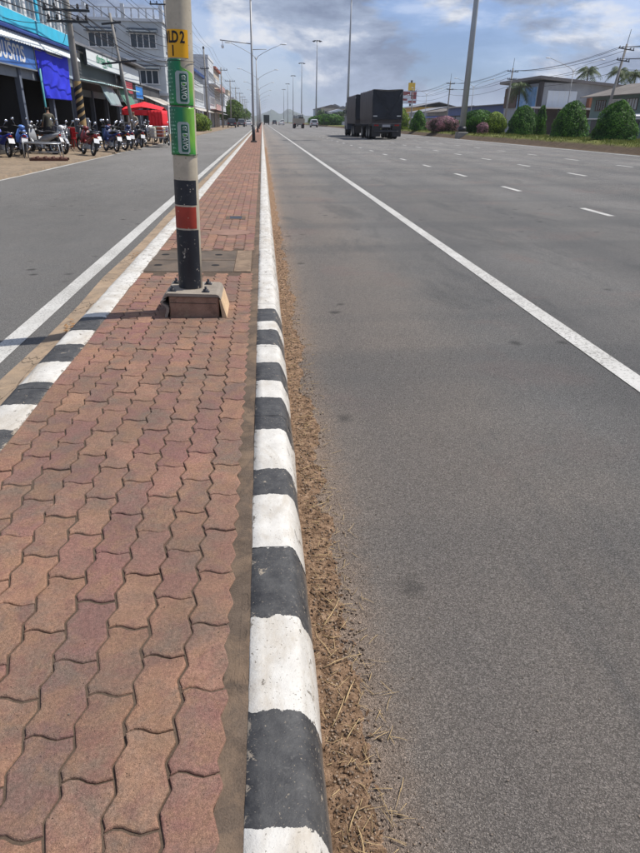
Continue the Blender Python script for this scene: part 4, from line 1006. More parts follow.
PINK = mat_leaf('bougainvillea_petal', (0.09, 0.08, 0.05), (0.45, 0.21, 0.27)); CORE = mat('core_shade_green', (0.02, 0.045, 0.012), .9, .3, 6); COREB = mat('twig_brown', (.05, .04, .03), .9, .3, 6)
gb = 'cone-shaped clipped bushes on the verge'
def vz(x, y_): return verge_z(x, y_)
bush('cone_bush', 'tall dark green cone-shaped bush, rightmost of the three cones', (20.5, 38.3, vz(20.5, 38.3)), 2.08, 1.33, .68, LEAFD, CORE, 3, 9000, .05, grp_=gb)
bush('cone_bush', 'dark green cone-shaped bush, middle of the three cones', (21.6, 46.6, vz(21.6, 46.6)), 2.3, 1.32, .66, LEAFD, CORE, 5, 8500, .052, grp_=gb)
bush('cone_bush', 'rounded dark green cone-shaped bush, leftmost of the three cones', (22.4, 57.5, vz(22.4, 57.5)), 2.25, 1.4, .55, LEAFD, CORE, 9, 7500, .058, grp_=gb)
bush('round_bush', 'yellow-green round clipped bush left of the cone-shaped ones', (20.9, 60.5, vz(20.9, 60.5)), 1.75, 1.25, .35, LEAFY, CORE, 12, 6500, .06, .2)
bush('round_bush', 'broad dark green hedge bush right of the thick mast', (19.7, 61.5, vz(19.7, 61.5)), 1.9, 1.75, .2, LEAFD, CORE, 15, 7500, .065, .2)
bush('flower_bush', 'small pink flowering bush in front of the broad dark hedge bush', (18.7, 56.8, vz(18.7, 56.8)), 0.95, .55, .3, PINK, COREB, 18, 2200, .045, .3)
bush('flower_bush', 'large round pink bougainvillea left of the thick mast', (18.4, 68.5, vz(18.4, 68.5)), 1.45, 1.65, .0, PINK, COREB, 21, 6500, .06, .3)
bush('round_bush', 'dark green pointed bush just right of the dark truck', (18.0, 78, vz(18, 78)), 2.0, 1.05, .7, LEAFD, CORE, 24, 4500, .065)
bush('round_bush', 'lime green loose bush showing beside the right edge of the truck', (17.9, 88, vz(17.9, 88)), 2.5, 1.3, .5, LEAFY, CORE, 27, 4500, .08, .35)
bush('slim_shrub', 'slim young tree between two cone-shaped bushes', (22.6, 54.2, vz(22.6, 54.2)), 2.2, .42, .3, LEAFD, CORE, 30, 1500, .07, .5)
for i in range(9):
    bush('hedge_bush', '%s dark green hedge bush from the far end of the row left of the truck' % ORD[9-i], (19.0+.15*i+random.uniform(-.6, .6), 185+i*9, .6), 2.3+random.random()*.5, 3.1, .05, LEAFD, CORE, 40+i, 1500, .22, .25, grp_='hedge row left of the truck')
def tree(name, label, loc, H, cr, m, seed, n=5000, size=.16, grp_=None, trunk=.5):
    t = thing(name, label, 'tree', loc, 0, grp_); rr = random.Random(seed)
    b = MB(); th = H*trunk; b.tube([(0, 0, -.2), (.05, 0, th*.5), (0, .08, th)], [.2*H/6, .15*H/6, .11*H/6], 8); b.build('trunk', mat('bark', (.09, .065, .045), .9, .3), t)
    cl = []; lb = MB()
    for k in range(16):
        a = rr.uniform(0, 2*PI); e = rr.uniform(-.25, 1); r_ = cr*rr.uniform(.25, .85)
        c = Vector((math.cos(a)*r_, math.sin(a)*r_, H*trunk+cr*.35+e*cr*.75)); cl.append((c, cr*rr.uniform(.28, .5)))
        lb.tube([(0, 0, th*.85), tuple(c*.5+Vector((0, 0, th*.45))), tuple(c)], [.09*H/6, .05*H/6, .02], 5)
    lb.build('branches', MATS['bark'], t)
    def fn(rg, n_):
        P = np.zeros((n_, 3)); Nn = rg.randn(n_, 3); Nn /= np.linalg.norm(Nn, axis=1)[:, None]; tt = np.zeros(n_)
        ci = rg.randint(0, len(cl), n_)
        for i in range(n_):
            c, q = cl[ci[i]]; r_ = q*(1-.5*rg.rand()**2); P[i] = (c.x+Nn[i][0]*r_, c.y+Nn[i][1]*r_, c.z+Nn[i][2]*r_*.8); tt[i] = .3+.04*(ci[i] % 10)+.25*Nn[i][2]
        return P, Nn, tt
    leaves('crown', fn, n, size, m, t, seed, .8); return t
TREEL = mat_leaf('tree_leaf', (0.03, 0.07, 0.015), (0.10, 0.17, 0.03)); TREEY = mat_leaf('street_tree_leaf', (0.045, 0.10, 0.015), (0.15, 0.22, 0.035))
bush('round_bush', 'bright green round shrub on the left pavement right of the striped lamp post', (-8.0, 88, -.1), 2.0, 1.6, .1, LEAFY, CORE, 61, 3500, .09, .2)
tree('street_tree', 'leafy green tree on the left pavement beyond the power poles', (-9.0, 192, -.1), 5.6, 3.5, TREEY, 70, 6000, .26, trunk=.3)
for i, (x, y_) in enumerate(((-9.5, 250), (-9, 285), (-10, 330), (-9.5, 380), (-8.8, 430))):
    tree('street_tree', 'hazy distant tree at the far end of the left pavement', (x, y_, -.1), 6+i % 2*2, 3.4, TREEY, 80+i, 1500, .35, grp_='far trees at the end of the shops', trunk=.3)

# palms behind the houses on the right
PALM = mat_leaf('palm_leaf', (0.035, 0.065, 0.018), (0.11, 0.15, 0.04))
def palm(x, y_, H, seed, label, s=1.0):
    t = thing('palm_tree', label, 'palm', (x, y_, .1), 0, 'coconut palms behind the houses'); rr = random.Random(seed)
    b = MB(); b.tube([(0, 0, 0), (.2, .1, H*.5), (.1, .3, H)], [.2, .14, .11], 7); b.build('trunk', MATS['bark'], t)
    for k in range(26):
        a = k*2.4+rr.uniform(-.2, .2); el = rr.uniform(-.25, 1.1); L_ = s*rr.uniform(2.1, 2.8); V = []; F = []; T = []
        d = Vector((math.cos(a), math.sin(a), 0)); sd_ = Vector((-d.y, d.x, 0)); pts = []
        for q in range(9):
            u = q/8; pts.append(Vector((.1, .3, H))+d*L_*u*(math.cos(el)*(1-.15*u)+.15*u)+Vector((0, 0, L_*(math.sin(el)*u-.75*u*u))))
        for q in range(8):
            p0, p1_ = pts[q], pts[q+1]; w = s*.62*math.sin(PI*(q+1.2)/9.6)+.08
            for s_ in (-1, 1):
                for h in (0, .5):
                    c0 = p0.lerp(p1_, h); c1 = p0.lerp(p1_, h+.36); tip = c1+sd_*s_*w+Vector((0, 0, -w*.75))+d*.12; i0 = len(V); V += [tuple(c0), tuple(c1), tuple(tip)]; F.append((i0, i0+1, i0+2)); T.append(rr.random())
        link('frond', npmesh('frond', V, F, PALM, T), t)
    return t
for i, (x, y_, H, lab) in enumerate(((61, 128, 11.2, 'small palm crown left of the grey house roof'), (64, 122, 10.8, 'palm crown showing above the middle of the grey roof'), (66, 120, 10.2, 'palm crown right beside the one above the grey roof'),
        (64, 104, 10.4, 'palm left of the leaning power pole'), (67, 103, 10.4, 'palm nearest the leaning power pole on its left'), (70, 100, 11.6, 'tall palm behind the leaning power pole'),
        (70, 93, 10.8, 'palm just right of the leaning power pole'), (73, 95, 11.4, 'palm at the right edge of the picture'), (76, 100, 10.6, 'palm crown between the right-hand palms'), (46, 122, 7.6, 'dark palm beside the blue banner, left of the grey house'))):
    palm(x, y_, H-(.3 if i < 9 else 0), 100+i, lab, 1.15)

# ================================================================== BUILDINGS, LEFT SIDE
def wmat(name, c, **k): return mat(name, c, k.pop('rough', .8), k.pop('var', .1), k.pop('scale', .8), k.pop('bump', .15), 20, .01, dirt=k.pop('dirt', .5), dcol=k.pop('dcol', scol(c, .5)), **k)
WBLUE = wmat('pale_blue_wall', (0.42, 0.50, 0.58)); WGREY = wmat('pale_grey_wall', (0.52, 0.55, 0.56)); WWHITE = wmat('white_wall', (0.62, 0.64, 0.66)); WDARK = wmat('shade_dark_wall', (0.065, 0.065, 0.068)); INNER = wmat('shade_dark_interior', (0.035, 0.033, 0.032))  # dark shop wall and interior: indoor shade is put into their colour
CYAN = mat('cyan_fascia', (0.05, 0.50, 0.72), .6, .12, 1.5, dirt=.35, dcol=(.25, .5, .6)); BLUES = mat('blue_sign_face', (0.05, 0.16, 0.48), .4, .2, .7, dirt=.3, dcol=(.25, .4, .6)); BLUED = mat('deep_blue_paint', (0.02, 0.05, 0.22), .6, .1)
SIGNW = mat('white_sign_face', (0.72, 0.75, 0.74), .4, .06, .6); SHUT = mat('steel_shutter', (0.20, 0.22, 0.24), .5, .15); ROOFG = mat('corrugated_grey_roof', (0.22, 0.22, 0.23), .6, .2, .8); ROOFB = mat('blue_metal_roof', (0.02, 0.06, 0.22), .5, .15)
GREENT = mat('green_sign_print', (0.03, 0.28, 0.14), .5, .1); BROWN = mat('brown_timber', (.13, .08, .05), .8, .25); FLOORM = mat('shop_floor', (.05, .045, .04), .6, .1)
def window_px(par, xf, y0, y1, z0, z1, face='x', frame=WHITEP, sgn=1, n=2, name='window', glass=GLASS, th=.06):
    """window on a wall: face 'x' wall at x=xf looking along sgn*x ; face 'y' wall at y=xf looking along sgn*y (y0,y1 are then x values)"""
    def bx(b, a0, a1, z0_, z1_, d0, d1):
        lo, hi = sorted((xf+sgn*d0, xf+sgn*d1))
        if face == 'x': b.box(lo, hi, a0, a1, z0_, z1_)
        else: b.box(a0, a1, lo, hi, z0_, z1_)
    b = MB(); f = th
    bx(b, y0-f, y1+f, z1, z1+f, 0.002, .10); bx(b, y0-f-.05, y1+f+.05, z0-f, z0, 0.002, .14); bx(b, y0-f, y0, z0, z1, 0.002, .10); bx(b, y1, y1+f, z0, z1, 0.002, .10)
    for k in range(1, n): m_ = y0+(y1-y0)*k/n; bx(b, m_-f/2, m_+f/2, z0, z1, 0.002, .09)
    w = b.build(name, frame, par)
    for k in range(n):
        b = MB(); bx(b, y0+(y1-y0)*k/n+(f/2 if k else 0), y0+(y1-y0)*(k+1)/n-(f/2 if k < n-1 else 0), z0, z1, 0.001, .03); b.build('pane', glass, w)
    return w
def signboard(name, label, cat, xf, y0, y1, z0, z1, m, frame=DARKM, text=None, tm=None, ts=.5, d=.12, lean=0, group=None):
    t = thing(name, label, cat, (xf, (y0+y1)/2, (z0+z1)/2), 0, group, rot=(0, R(lean), 0)); hy, hz_ = (y1-y0)/2, (z1-z0)/2
    b = MB(); b.box(-d, 0, -hy, hy, -hz_, hz_); b.build('board', m, t)
    b = MB(); 
    for (a0, a1, c0, c1) in ((-hy-.05, hy+.05, hz_, hz_+.05), (-hy-.05, hy+.05, -hz_-.05, -hz_), (-hy-.05, -hy, -hz_, hz_), (hy, hy+.05, -hz_, hz_)): b.box(-d, .03, a0, a1, c0, c1)
    b.build('frame', frame, t)
    if text:
        for i, (tx, dz, sz, mm) in enumerate(text):
            me = text_mesh(tx, sz); me.materials.clear(); me.materials.append(mm)
            me.transform(Matrix.Translation((0.012, 0, dz)) @ Matrix(((0, 0, 1, 0), (1, 0, 0, 0), (0, 1, 0, 0), (0, 0, 0, 1)))); link('lettering', me, t)
    return t
def shopfront(name, label, xf, y0, y1, ztop, zopen, wall, depth=7, bays=3, upper=None, cat='shop', zfl=-.085, group=None, roofm=ROOFG, roofpitch=0.0, shutters=()):
    t = thing(name, label, cat, (xf, y0, zfl), 0, group); L_ = y1-y0; zt = ztop-zfl; zo = zopen-zfl
    b = MB(); b.box(-depth, 0, 0, .18, 0, zt); b.box(-depth, 0, L_-.18, L_, 0, zt); b.box(-depth-.2, -depth, 0, L_, 0, zt); b.box(-.2, 0, .18, L_-.18, zo, zt); b.build('wall', wall, t)
    b = MB(); b.box(-depth+.01, -.25, .181, .22, .05, zo+.1); b.box(-depth+.01, -.25, L_-.22, L_-.181, .05, zo+.1); b.box(-depth+.001, -depth+.04, .22, L_-.22, .05, zo+.1)
    for k in range(1, bays): yc = .1+(L_-.2)*k/bays; b.box(-depth+.04, -.25, yc-.06, yc+.06, .05, zo+.1)
    b.build('inner_wall', INNER, t)  # near-black lining, painted to stand in for the shade inside
    b = MB(); b.box(-depth, -.22, .2, L_-.2, .002, .05); b.build('floor', FLOORM, t)
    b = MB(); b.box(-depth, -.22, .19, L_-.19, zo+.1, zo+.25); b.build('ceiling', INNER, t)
    b = MB(); b.box(-depth-.4, .15, -.15, L_+.15, zt, zt+.12) if not roofpitch else b.prism([(-depth-.4, zt-.02), (.7, zt+.02-roofpitch*.0), (.7, zt+.1), (-depth-.4, zt+.1+roofpitch)], -.15, L_+.15, 'y')
    b.build('roof', roofm, t)
    for k in range(bays+1):
        yc = .1+(L_-.2)*k/bays; b = MB(); b.box(-.18, .02, yc-.12, yc+.12, 0, zo-.002); b.build('pillar', PILM, t)
    for k in range(bays):
        a0 = .1+(L_-.2)*k/bays+.14; a1 = .1+(L_-.2)*(k+1)/bays-.14
        if k in shutters:
            b = MB(); n = 22
            for q in range(n): b.box(-.12, -.07+(.02 if q % 2 else 0), a0, a1, zo*q/n, zo*(q+1)/n-.006)
            b.build('shutter', SHUT, t)
        else:
            b = MB(); b.box(-.15, -.05, a0, a1, zo-.35, zo-.003); b.build('shutter_box', SHUT, t)
            for q in range(3):   # goods and shelves inside
                yy = a0+(a1-a0)*(q+.5)/3; b = MB(); hh = random.uniform(.9, 2.0); xx = -random.uniform(1.2, depth-1.2); b.bbox(xx-.3, xx+.3, yy-.4, yy+.4, .05, hh, .03)
                for s_ in range(3): b.box(xx+.3, xx+.34, yy-.38, yy+.38, .3+s_*hh*.28, .33+s_*hh*.28)
                b.build('cabinet', random.choice((BROWN, WDARK, SHUT, MATS['steel_shutter'])), t)
    return t
PILM = wmat('blue_grey_pillar', (.13, .15, .19)); XF = -9.6
s1 = shopfront('shophouse', 'shophouse with cyan band and blue sign at the left edge of the picture', XF, 17, 37.3, 8.6, 2.95, WBLUE, bays=5)
# its first floor: tall panes between white piers
for k in range(12):
    yy = .5+k*1.68
    if yy+1.0 < 20: window_px(s1, 0, yy, yy+1.05, 4.95, 7.6, 'x', WHITEP, 1, 2, glass=mat_glass('blue_grey_glass', (.10, .14, .18)))
for k in range(12):
    b = MB(); b.box(.003, .16, .16+k*1.68-.13, .16+k*1.68+.13, 4.75, 8.5); b.build('pier', WHITEP if k % 3 else CYAN, s1)
b = MB(); b.box(0.003, .22, 0, 20.3, 4.42, 4.90); b.build('cyan_band', CYAN, s1)
b = MB(); b.prism([(.003, 4.40), (.25, 4.38), (.32, 4.30), (.32, 4.24), (.003, 4.26)], 0, 20.3, 'y'); b.build('blue_ledge', BLUED, s1)
def awning(par, x0, x1, y0, y1, z0, z1, m, pitch=.35, name='awning', th=.03):
    """corrugated sloping sheet from the wall (x0,z1) down to (x1,z0)"""
    b = MB(); n = max(4, int((y1-y0)/pitch*2)); vs = []
    for i in range(n+1):
        yy = y0+(y1-y0)*i/n; dz = .035 if i % 2 else 0
        for dd in (0, -th): vs += [(x0, yy, z1+dz+dd), (x1, yy, z0+dz+dd)]
    fs = []
    for i in range(n): a = i*4; c = a+4; fs += [(a, a+1, c+1, c), (a+2, c+2, c+3, a+3), (a+1, a+3, c+3, c+1), (a, c, c+2, a+2)]
    fs += [(0, 2, 3, 1), (n*4, n*4+1, n*4+3, n*4+2)]
    b.add(vs, fs); return b.build(name, m, par)
awning(s1, .12, .42, 0, 20.3, 3.86, 4.22, SIGNW, .3)
signboard('shop_sign', 'long blue shop sign with white lettering under the corrugated awning, left edge', 'sign', XF+.15, 24.3, 30.9, 2.98, 3.82, BLUES, SHUT,
          [('ศูนย์บริการ', .06, .95, WHITEP)])
# ultramarine cloth hanging from the awning
def mat_cloth(name, c): return mat(name, c, .75, .12, 1.5, .2, 14, .02)
CLB = mat_cloth('ultramarine_cloth', (0.025, 0.035, 0.62))
t = thing('hanging_cloth', 'large ultramarine blue cloth hanging from the awning between shop sign and power pole', 'cloth', (XF+.18, 0, 0))
b = MB(); b.smooth = True; nn, kk = 60, 40; vs = []
for k in range(kk+1):
    for i in range(nn+1):
        u, v = i/nn, k/kk
        yy = 31.0+.35*v+(4.9-.6*v)*u; z = 3.84-.16*math.sin(PI*u)*(1-v)*.6-(1.9-.02*u)*v
        fold = .035*math.sin(u*23+v*4+nz(u*3, v*3)*3)*(.3+v*.7)+.035*math.sin((u-v*.55)*9)*(1-v*.5)
        vs.append((fold, yy, z))
b.add(vs, [(k*(nn+1)+i, k*(nn+1)+i+1, (k+1)*(nn+1)+i+1, (k+1)*(nn+1)+i) for k in range(kk) for i in range(nn)])
o = b.build('sheet', CLB, t); md = o.modifiers.new('th', 'SOLIDIFY'); md.thickness = .012
b = MB(); b.cyl((0, 30.8, 3.75), (0, 35.5, 3.72), .03, .03, 6); b.build('rail', SHUT, t)
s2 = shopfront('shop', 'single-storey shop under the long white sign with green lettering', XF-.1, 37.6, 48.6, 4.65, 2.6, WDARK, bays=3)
awning(s2, .05, 1.5, .1, 10.8, 2.92, 3.12, mat('pale_green_awning', (.45, .62, .60), .6, .1), .5)
signboard('shop_sign', 'long white sign with faint green lettering above the shops, left of the thin leaning pole', 'sign', XF+.2, 39.6, 48.3, 3.82, 4.55, SIGNW, DARKM, [('บริการซ่อม  ล้างรถ', .05, .55, GREENT), ('ONLINE SERVICE', -.24, .16, GREENT)])
for (a0, a1, lab) in ((38.2, 41.4, 'grey-green canvas blind hanging under the awning, left one'), (42.8, 46.2, 'green canvas blind with white print hanging under the awning, right one')):
    t = thing('canvas_blind', lab, 'blind', (XF+1.0, a0, 2.9), 0, 'canvas blinds under the awning'); b = MB(); b.smooth = True
    n = 12; vs = [(0.5*q/8+.03*math.sin(i*1.3+q), (a1-a0)*i/n, -1.05*q/8) for q in range(9) for i in range(n+1)]
    b.add(vs, [(q*(n+1)+i, q*(n+1)+i+1, (q+1)*(n+1)+i+1, (q+1)*(n+1)+i) for q in range(8) for i in range(n)]); o = b.build('sheet', mat('canvas_green' if 'right' in lab else 'canvas_grey', (.10, .22, .16) if 'right' in lab else (.25, .32, .32), .8, .15, 1), t); md = o.modifiers.new('t', 'SOLIDIFY'); md.thickness = .01
    b = MB(); b.cyl((0.5, 0, -1.05), (.5, a1-a0, -1.05), .03, .03, 6); b.build('bottom_bar', SHUT, t)
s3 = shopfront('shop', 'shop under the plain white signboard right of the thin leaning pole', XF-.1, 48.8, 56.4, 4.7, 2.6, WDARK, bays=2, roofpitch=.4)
signboard('shop_sign', 'blank white signboard above the red and blue signs', 'sign', XF+.2, 49.0, 55.6, 3.62, 4.5, SIGNW, SHUT)
signboard('shop_sign', 'red sign panel below the white signboards', 'sign', XF+.6, 46.9, 50.2, 2.75, 3.45, mat('faded_red_sign', (.42, .06, .07), .6, .15), DARKM)
signboard('shop_sign', 'square bright blue sign panel right of the red one', 'sign', XF+.7, 50.7, 53.6, 2.55, 3.3, mat('bright_blue_sign', (.02, .20, .60), .5, .1), SHUT)
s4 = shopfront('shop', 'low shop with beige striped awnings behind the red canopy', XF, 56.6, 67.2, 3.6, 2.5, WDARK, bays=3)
AWB = mat('beige_awning', (.40, .36, .30), .8, .2, 2)
for k in range(4): awning(s4, .05, 1.7-.2*(k % 2), .2+k*2.6, 2.6+k*2.6, 2.35+.1*(k % 2), 3.0, AWB if k % 2 else mat('pale_awning', (.5, .47, .42), .8, .2, 2), .5, 'striped_awning')
# white three-storey building end-on
t = thing('white_building', 'long pale three-storey building with roof balustrade behind the shops', 'building', (0, 0, -.085))
ZB = 9.25; b = MB(); b.box(-30, -9.0, 68, 86, 0, ZB); b.build('wall', WGREY, t)
for z in (3.3, 6.15, ZB): b = MB(); b.box(-30.15, -8.85, 67.82, 86.1, z, z+.22); b.build('cornice', WWHITE, t)
for z0 in (4.2, 7.1):
    for k in range(5):
        xc = -10.8-k*3.75; window_px(t, 68, xc-1.1, xc+1.1, z0+.1, z0+1.15, 'y', WHITEP, -1, 4, th=.08)
        b = MB(); b.prism([(67.998, z0+1.65), (67.3, z0+1.32), (67.3, z0+1.24), (67.998, z0+1.3)], xc-1.35, xc+1.35, 'x'); b.build('window_hood', mat('dark_hood', (.10, .12, .14), .7), t)
    for k in range(4): window_px(t, -9.0, 69.5+k*4.2, 72+k*4.2, z0, z0+1.3, 'x', WHITEP, 1, 3)
b = MB(); b.box(-30.1, -8.9, 67.85, 67.97, ZB+.95, ZB+1.05); b.box(-8.98, -8.88, 67.98, 86, ZB+.95, ZB+1.05); b.build('handrail', WWHITE, t)
for k in range(32): b = MB(); xx = -9.0-k*.66; b.lathe([(.05, ZB+.22), (.11, ZB+.4), (.05, ZB+.65), (.08, ZB+.95)], (xx, 67.9, 0), 6); b.build('baluster', WWHITE, t)
for k in range(7): b = MB(); xx = -9.0-k*3.4; b.box(xx-.16, xx+.16, 67.8, 68.06, ZB+.22, ZB+1.3); b.build('balustrade_post', WWHITE, t)

# row beyond the striped lamp post
def block(name, label, xf, y0, y1, H, wall, storeys, win_w=1.5, balcony=None, roof=None, shopcol=WDARK, par_roof=False, depth=10, group=None, awn=None):
    t = thing(name, label, 'building', (xf, y0, -.085), 0, group); L_ = y1-y0
    b = MB(); b.box(-depth, 0, 0, L_, 3.0, H); b.box(-depth, -1.2, 0, L_, 0, 3.0); b.build('wall', wall, t)
    sh = (H-3.0)/max(1, storeys-1)
    for s_ in range(storeys-1):
        z0 = 3.0+s_*sh
        b = MB(); b.box(0.002, .12, -.02, L_+.02, z0, z0+.2); b.build('floor_band', WWHITE, t)
        k = 0; yy = .6
        while yy+win_w < L_:
            window_px(t, 0, yy, yy+win_w, z0+1.0, z0+2.1, 'x', WHITEP, 1, 2); yy += win_w+.9
        if balcony and s_ in balcony:
            b = MB(); b.box(0.13, 1.2, 0, L_, z0+.0, z0+.14); b.box(1.12, 1.2, 0, L_, z0+.14, z0+.95); b.build('balcony', balcony[s_], t)
    window_px(t, 0, -depth*.7, -depth*.3, 4.2, 5.4, 'y', WHITEP, -1, 2) if False else None
    for k in range(2):
        xa = -depth*(.75-.4*k); window_px(t, 0, xa, xa+1.4, 4.3, 5.5, 'y', WHITEP, -1, 2)
    yy = 0
    while yy+3.6 <= L_+.1:
        b = MB(); b.box(-.2, .0, yy, yy+.25, 0, 2.998); b.build('pillar', wall, t)
        b = MB(); b.box(-1.19, -1.12, yy+.3, min(L_, yy+3.8)-.1, 0.05, 2.7); b.build('shutter', random.choice((SHUT, DARKM, BROWN)), t); yy += 4
    if awn: awning(t, .13, 1.6, 0, L_, 2.4, 2.9, awn, .5)
    if roof: b = MB(); b.prism([(-depth-.4, H+1.0), (.5, H-.12), (.5, H+.25), (-depth-.4, H+1.3)], -.3, L_+.3, 'y'); b.build('roof', roof, t)
    else: b = MB(); b.box(-depth-.1, .1, -.1, L_+.1, H, H+.45); b.build('parapet', wall, t)
    return t
block('shop_building', 'pale grey building with blue metal roof right of the striped lamp post', -9.6, 92, 118, 7.4, WGREY, 2, 1.8, roof=ROOFB, awn=mat('pale_awning', (.5, .47, .42)))
ORG = wmat('orange_wall', (.55, .27, .14)); PNK = wmat('pink_wall', (.55, .33, .30)); CRM = wmat('cream_wall', (.55, .48, .38))
block('shophouse', 'white and pink shophouse with balconies beyond the blue-roofed building', -9.4, 128, 142, 11.2, WWHITE, 3, 1.6, {0: PNK, 1: WWHITE}, awn=BROWN)
block('shophouse', 'cream shophouse with a salmon top storey, farther along the row', -9.4, 142.3, 160, 10.6, CRM, 3, 1.6, {0: WWHITE, 1: PNK}, roof=mat('salmon_roof', (.42, .14, .09), .7, .15), awn=ROOFG)
cols = [WWHITE, CRM, PNK, WGREY, ORG, WWHITE]
labs = ['far white shophouse behind the street tree', 'far cream shophouse beyond the street tree', 'far pink shophouse near the end of the row', 'far grey shophouse near the end of the row', 'far orange-brown shophouse at the end of the row', 'last white shophouse of the row']
for i in range(6): block('shophouse', labs[i], -10.5, 200+i*22, 220+i*22, (7.5, 9.5, 6.8, 8.8, 6.5, 8)[i], cols[i], 2 if i % 2 == 0 else 3, 1.7, awn=ROOFG)

# ================================================================== BUILDINGS, RIGHT SIDE
ROOFT = mat('old_fibre_cement_roof', (.17, .15, .13), .9, .25, .6, dirt=.5, dcol=(.09, .08, .07)); GRN = wmat('grey_green_wall', (.14, .21, .20)); GRY = wmat('mid_grey_wall', (.36, .37, .39)); WOOD = wmat('brown_plank_wall', (.12, .075, .055))
PANELW = mat('plain_white_panel', (.66, .69, .73), .5, .06, .5); BANB = mat('blue_white_banner', (.10, .30, .60), .5, .35, .55, dirt=.8, dcol=(.5, .62, .75)); CURT = mat('pale_curtain', (.42, .45, .46), .8, .1)
t = thing('timber_house', 'two-storey grey-green house with low brown roof at the right edge', 'house', (50, 62, .16))
b = MB(); b.box(0, 12, 0, 40, 0, 5.4); b.build('wall', GRN, t)
b = MB(); b.box(-.06, -.002, 0, 21.9, 2.45, 5.4); b.build('plank_wall', WOOD, t)
b = MB(); b.prism([(-1.3, 5.25), (-1.3, 5.37), (6, 7.35), (13.3, 5.37), (13.3, 5.25), (6, 7.15)], -1.2, 41.4, 'y'); b.build('roof', ROOFT, t)
for k in range(9):
    yy = 1.2+k*4.3; w = window_px(t, -.0 if yy > 22 else -.06, yy, yy+2.8, 3.55, 4.85, 'x', WHITEP if k % 2 else BROWN, -1, 4, glass=CURT if k in (6, 7) else GLASS)
b = MB(); b.box(-.5, -.07, 0, 40, 2.35, 2.5); b.build('floor_band', WHITEP, t)
b = MB(); b.prism([(-4.5, 2.5), (-4.5, 2.62), (-.51, 3.1), (-.51, 2.98)], 0, 24, 'y'); b.build('porch_roof', WHITEP, t)
for k in range(7): b = MB(); b.box(-4.3, -4.1, k*3.9, k*3.9+.22, 0, 2.5); b.build('porch_post', WHITEP, t)
for k in range(8):
    b = MB(); b.box(-.09, -.004, 1+k*4.9, 4.6+k*4.9, .05, 2.2); b.build('shutter', DARKM if k % 2 else SHUT, t)
t = thing('grey_house', 'grey building with sloping flat roof, white panel and blue banner', 'building', (48.6, 107, .16))
b = MB(); b.box(0, 13, 11, 29, 0, 8.1); b.build('wall', GRY, t)
b = MB(); b.prism([(-1.2, 8.6), (14, 7.6), (14, 8.0), (-1.2, 9.05)], 9.8, 30, 'y'); b.build('roof', mat('grey_brown_roof', (.20, .18, .17), .7, .1), t)
b = MB(); b.box(-.35, -.003, 10.6, 12.2, 0, 8.2); b.build('corner_pier', mat('dark_brown_pier', (.05, .04, .04), .7, .2), t)
b = MB(); b.box(1.0, 6.2, 10.9, 10.997, 4.1, 6.9); b.build('white_panel', PANELW, t)
for k in range(6): b = MB(); b.box(1.0+k*1.04-.03, 1.0+k*1.04+.03, 10.86, 10.898, 4.1, 6.9); b.build('panel_strip', WHITEP, t)
b = MB(); b.box(-.25, -.003, 22.5, 28.9, 4.4, 7.8); b.build('balcony_screen', WOOD, t)
window_px(t, 0, 13, 20, 1.2, 3.2, 'x', DARKM, -1, 4)
b = MB(); b.prism([(-3.2, 4.0), (-3.2, 4.25), (12, 4.25), (12, 4.0)], 6.5, 10.84, 'y'); b.build('white_canopy', WHITEP, t)
for k in range(4): b = MB(); b.box(-3.0+k*4.5, -2.8+k*4.5, 6.7, 6.9, 0, 3.99); b.build('canopy_post', DARKM, t)
b = MB(); b.box(0, 12, 9.6, 9.8, 0, 3.98); b.build('ground_floor_front', mat('dim_brown_front', (.06, .045, .04), .7, .3, .5), t)
b = MB(); b.box(8.2, 12, 9.7, 10.9, 4.26, 5.9); b.build('brick_gable', mat('bare_brick', (.26, .10, .05), .9, .2, 4), t)
t = signboard('banner', 'large blue and white banner on the grey building', 'banner', 48.3, 119.6, 128.6, 4.3, 7.7, BANB, WHITEP); t.rotation_euler = (0, 0, PI)
for ch in t.children: pass
t = thing('shop_row', 'long low shop with deep blue sign band behind the bushes', 'building', (50, 137, .16))
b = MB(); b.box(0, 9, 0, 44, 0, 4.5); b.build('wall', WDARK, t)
b = MB(); b.box(-.5, -.003, 0, 44, 3.4, 5.1); b.build('blue_band', mat('navy_band', (.015, .05, .22), .5, .15, .5), t)
for k in range(8): b = MB(); b.box(-.12, -.004, .6+k*5.4, 5+k*5.4, .1, 3.1); b.build('shutter', random.choice((SHUT, DARKM, BROWN)), t)
b = MB(); b.prism([(-1.5, 5.1), (10, 5.6), (10, 5.75), (-1.5, 5.25)], -.3, 44.3, 'y'); b.build('roof', ROOFG, t)
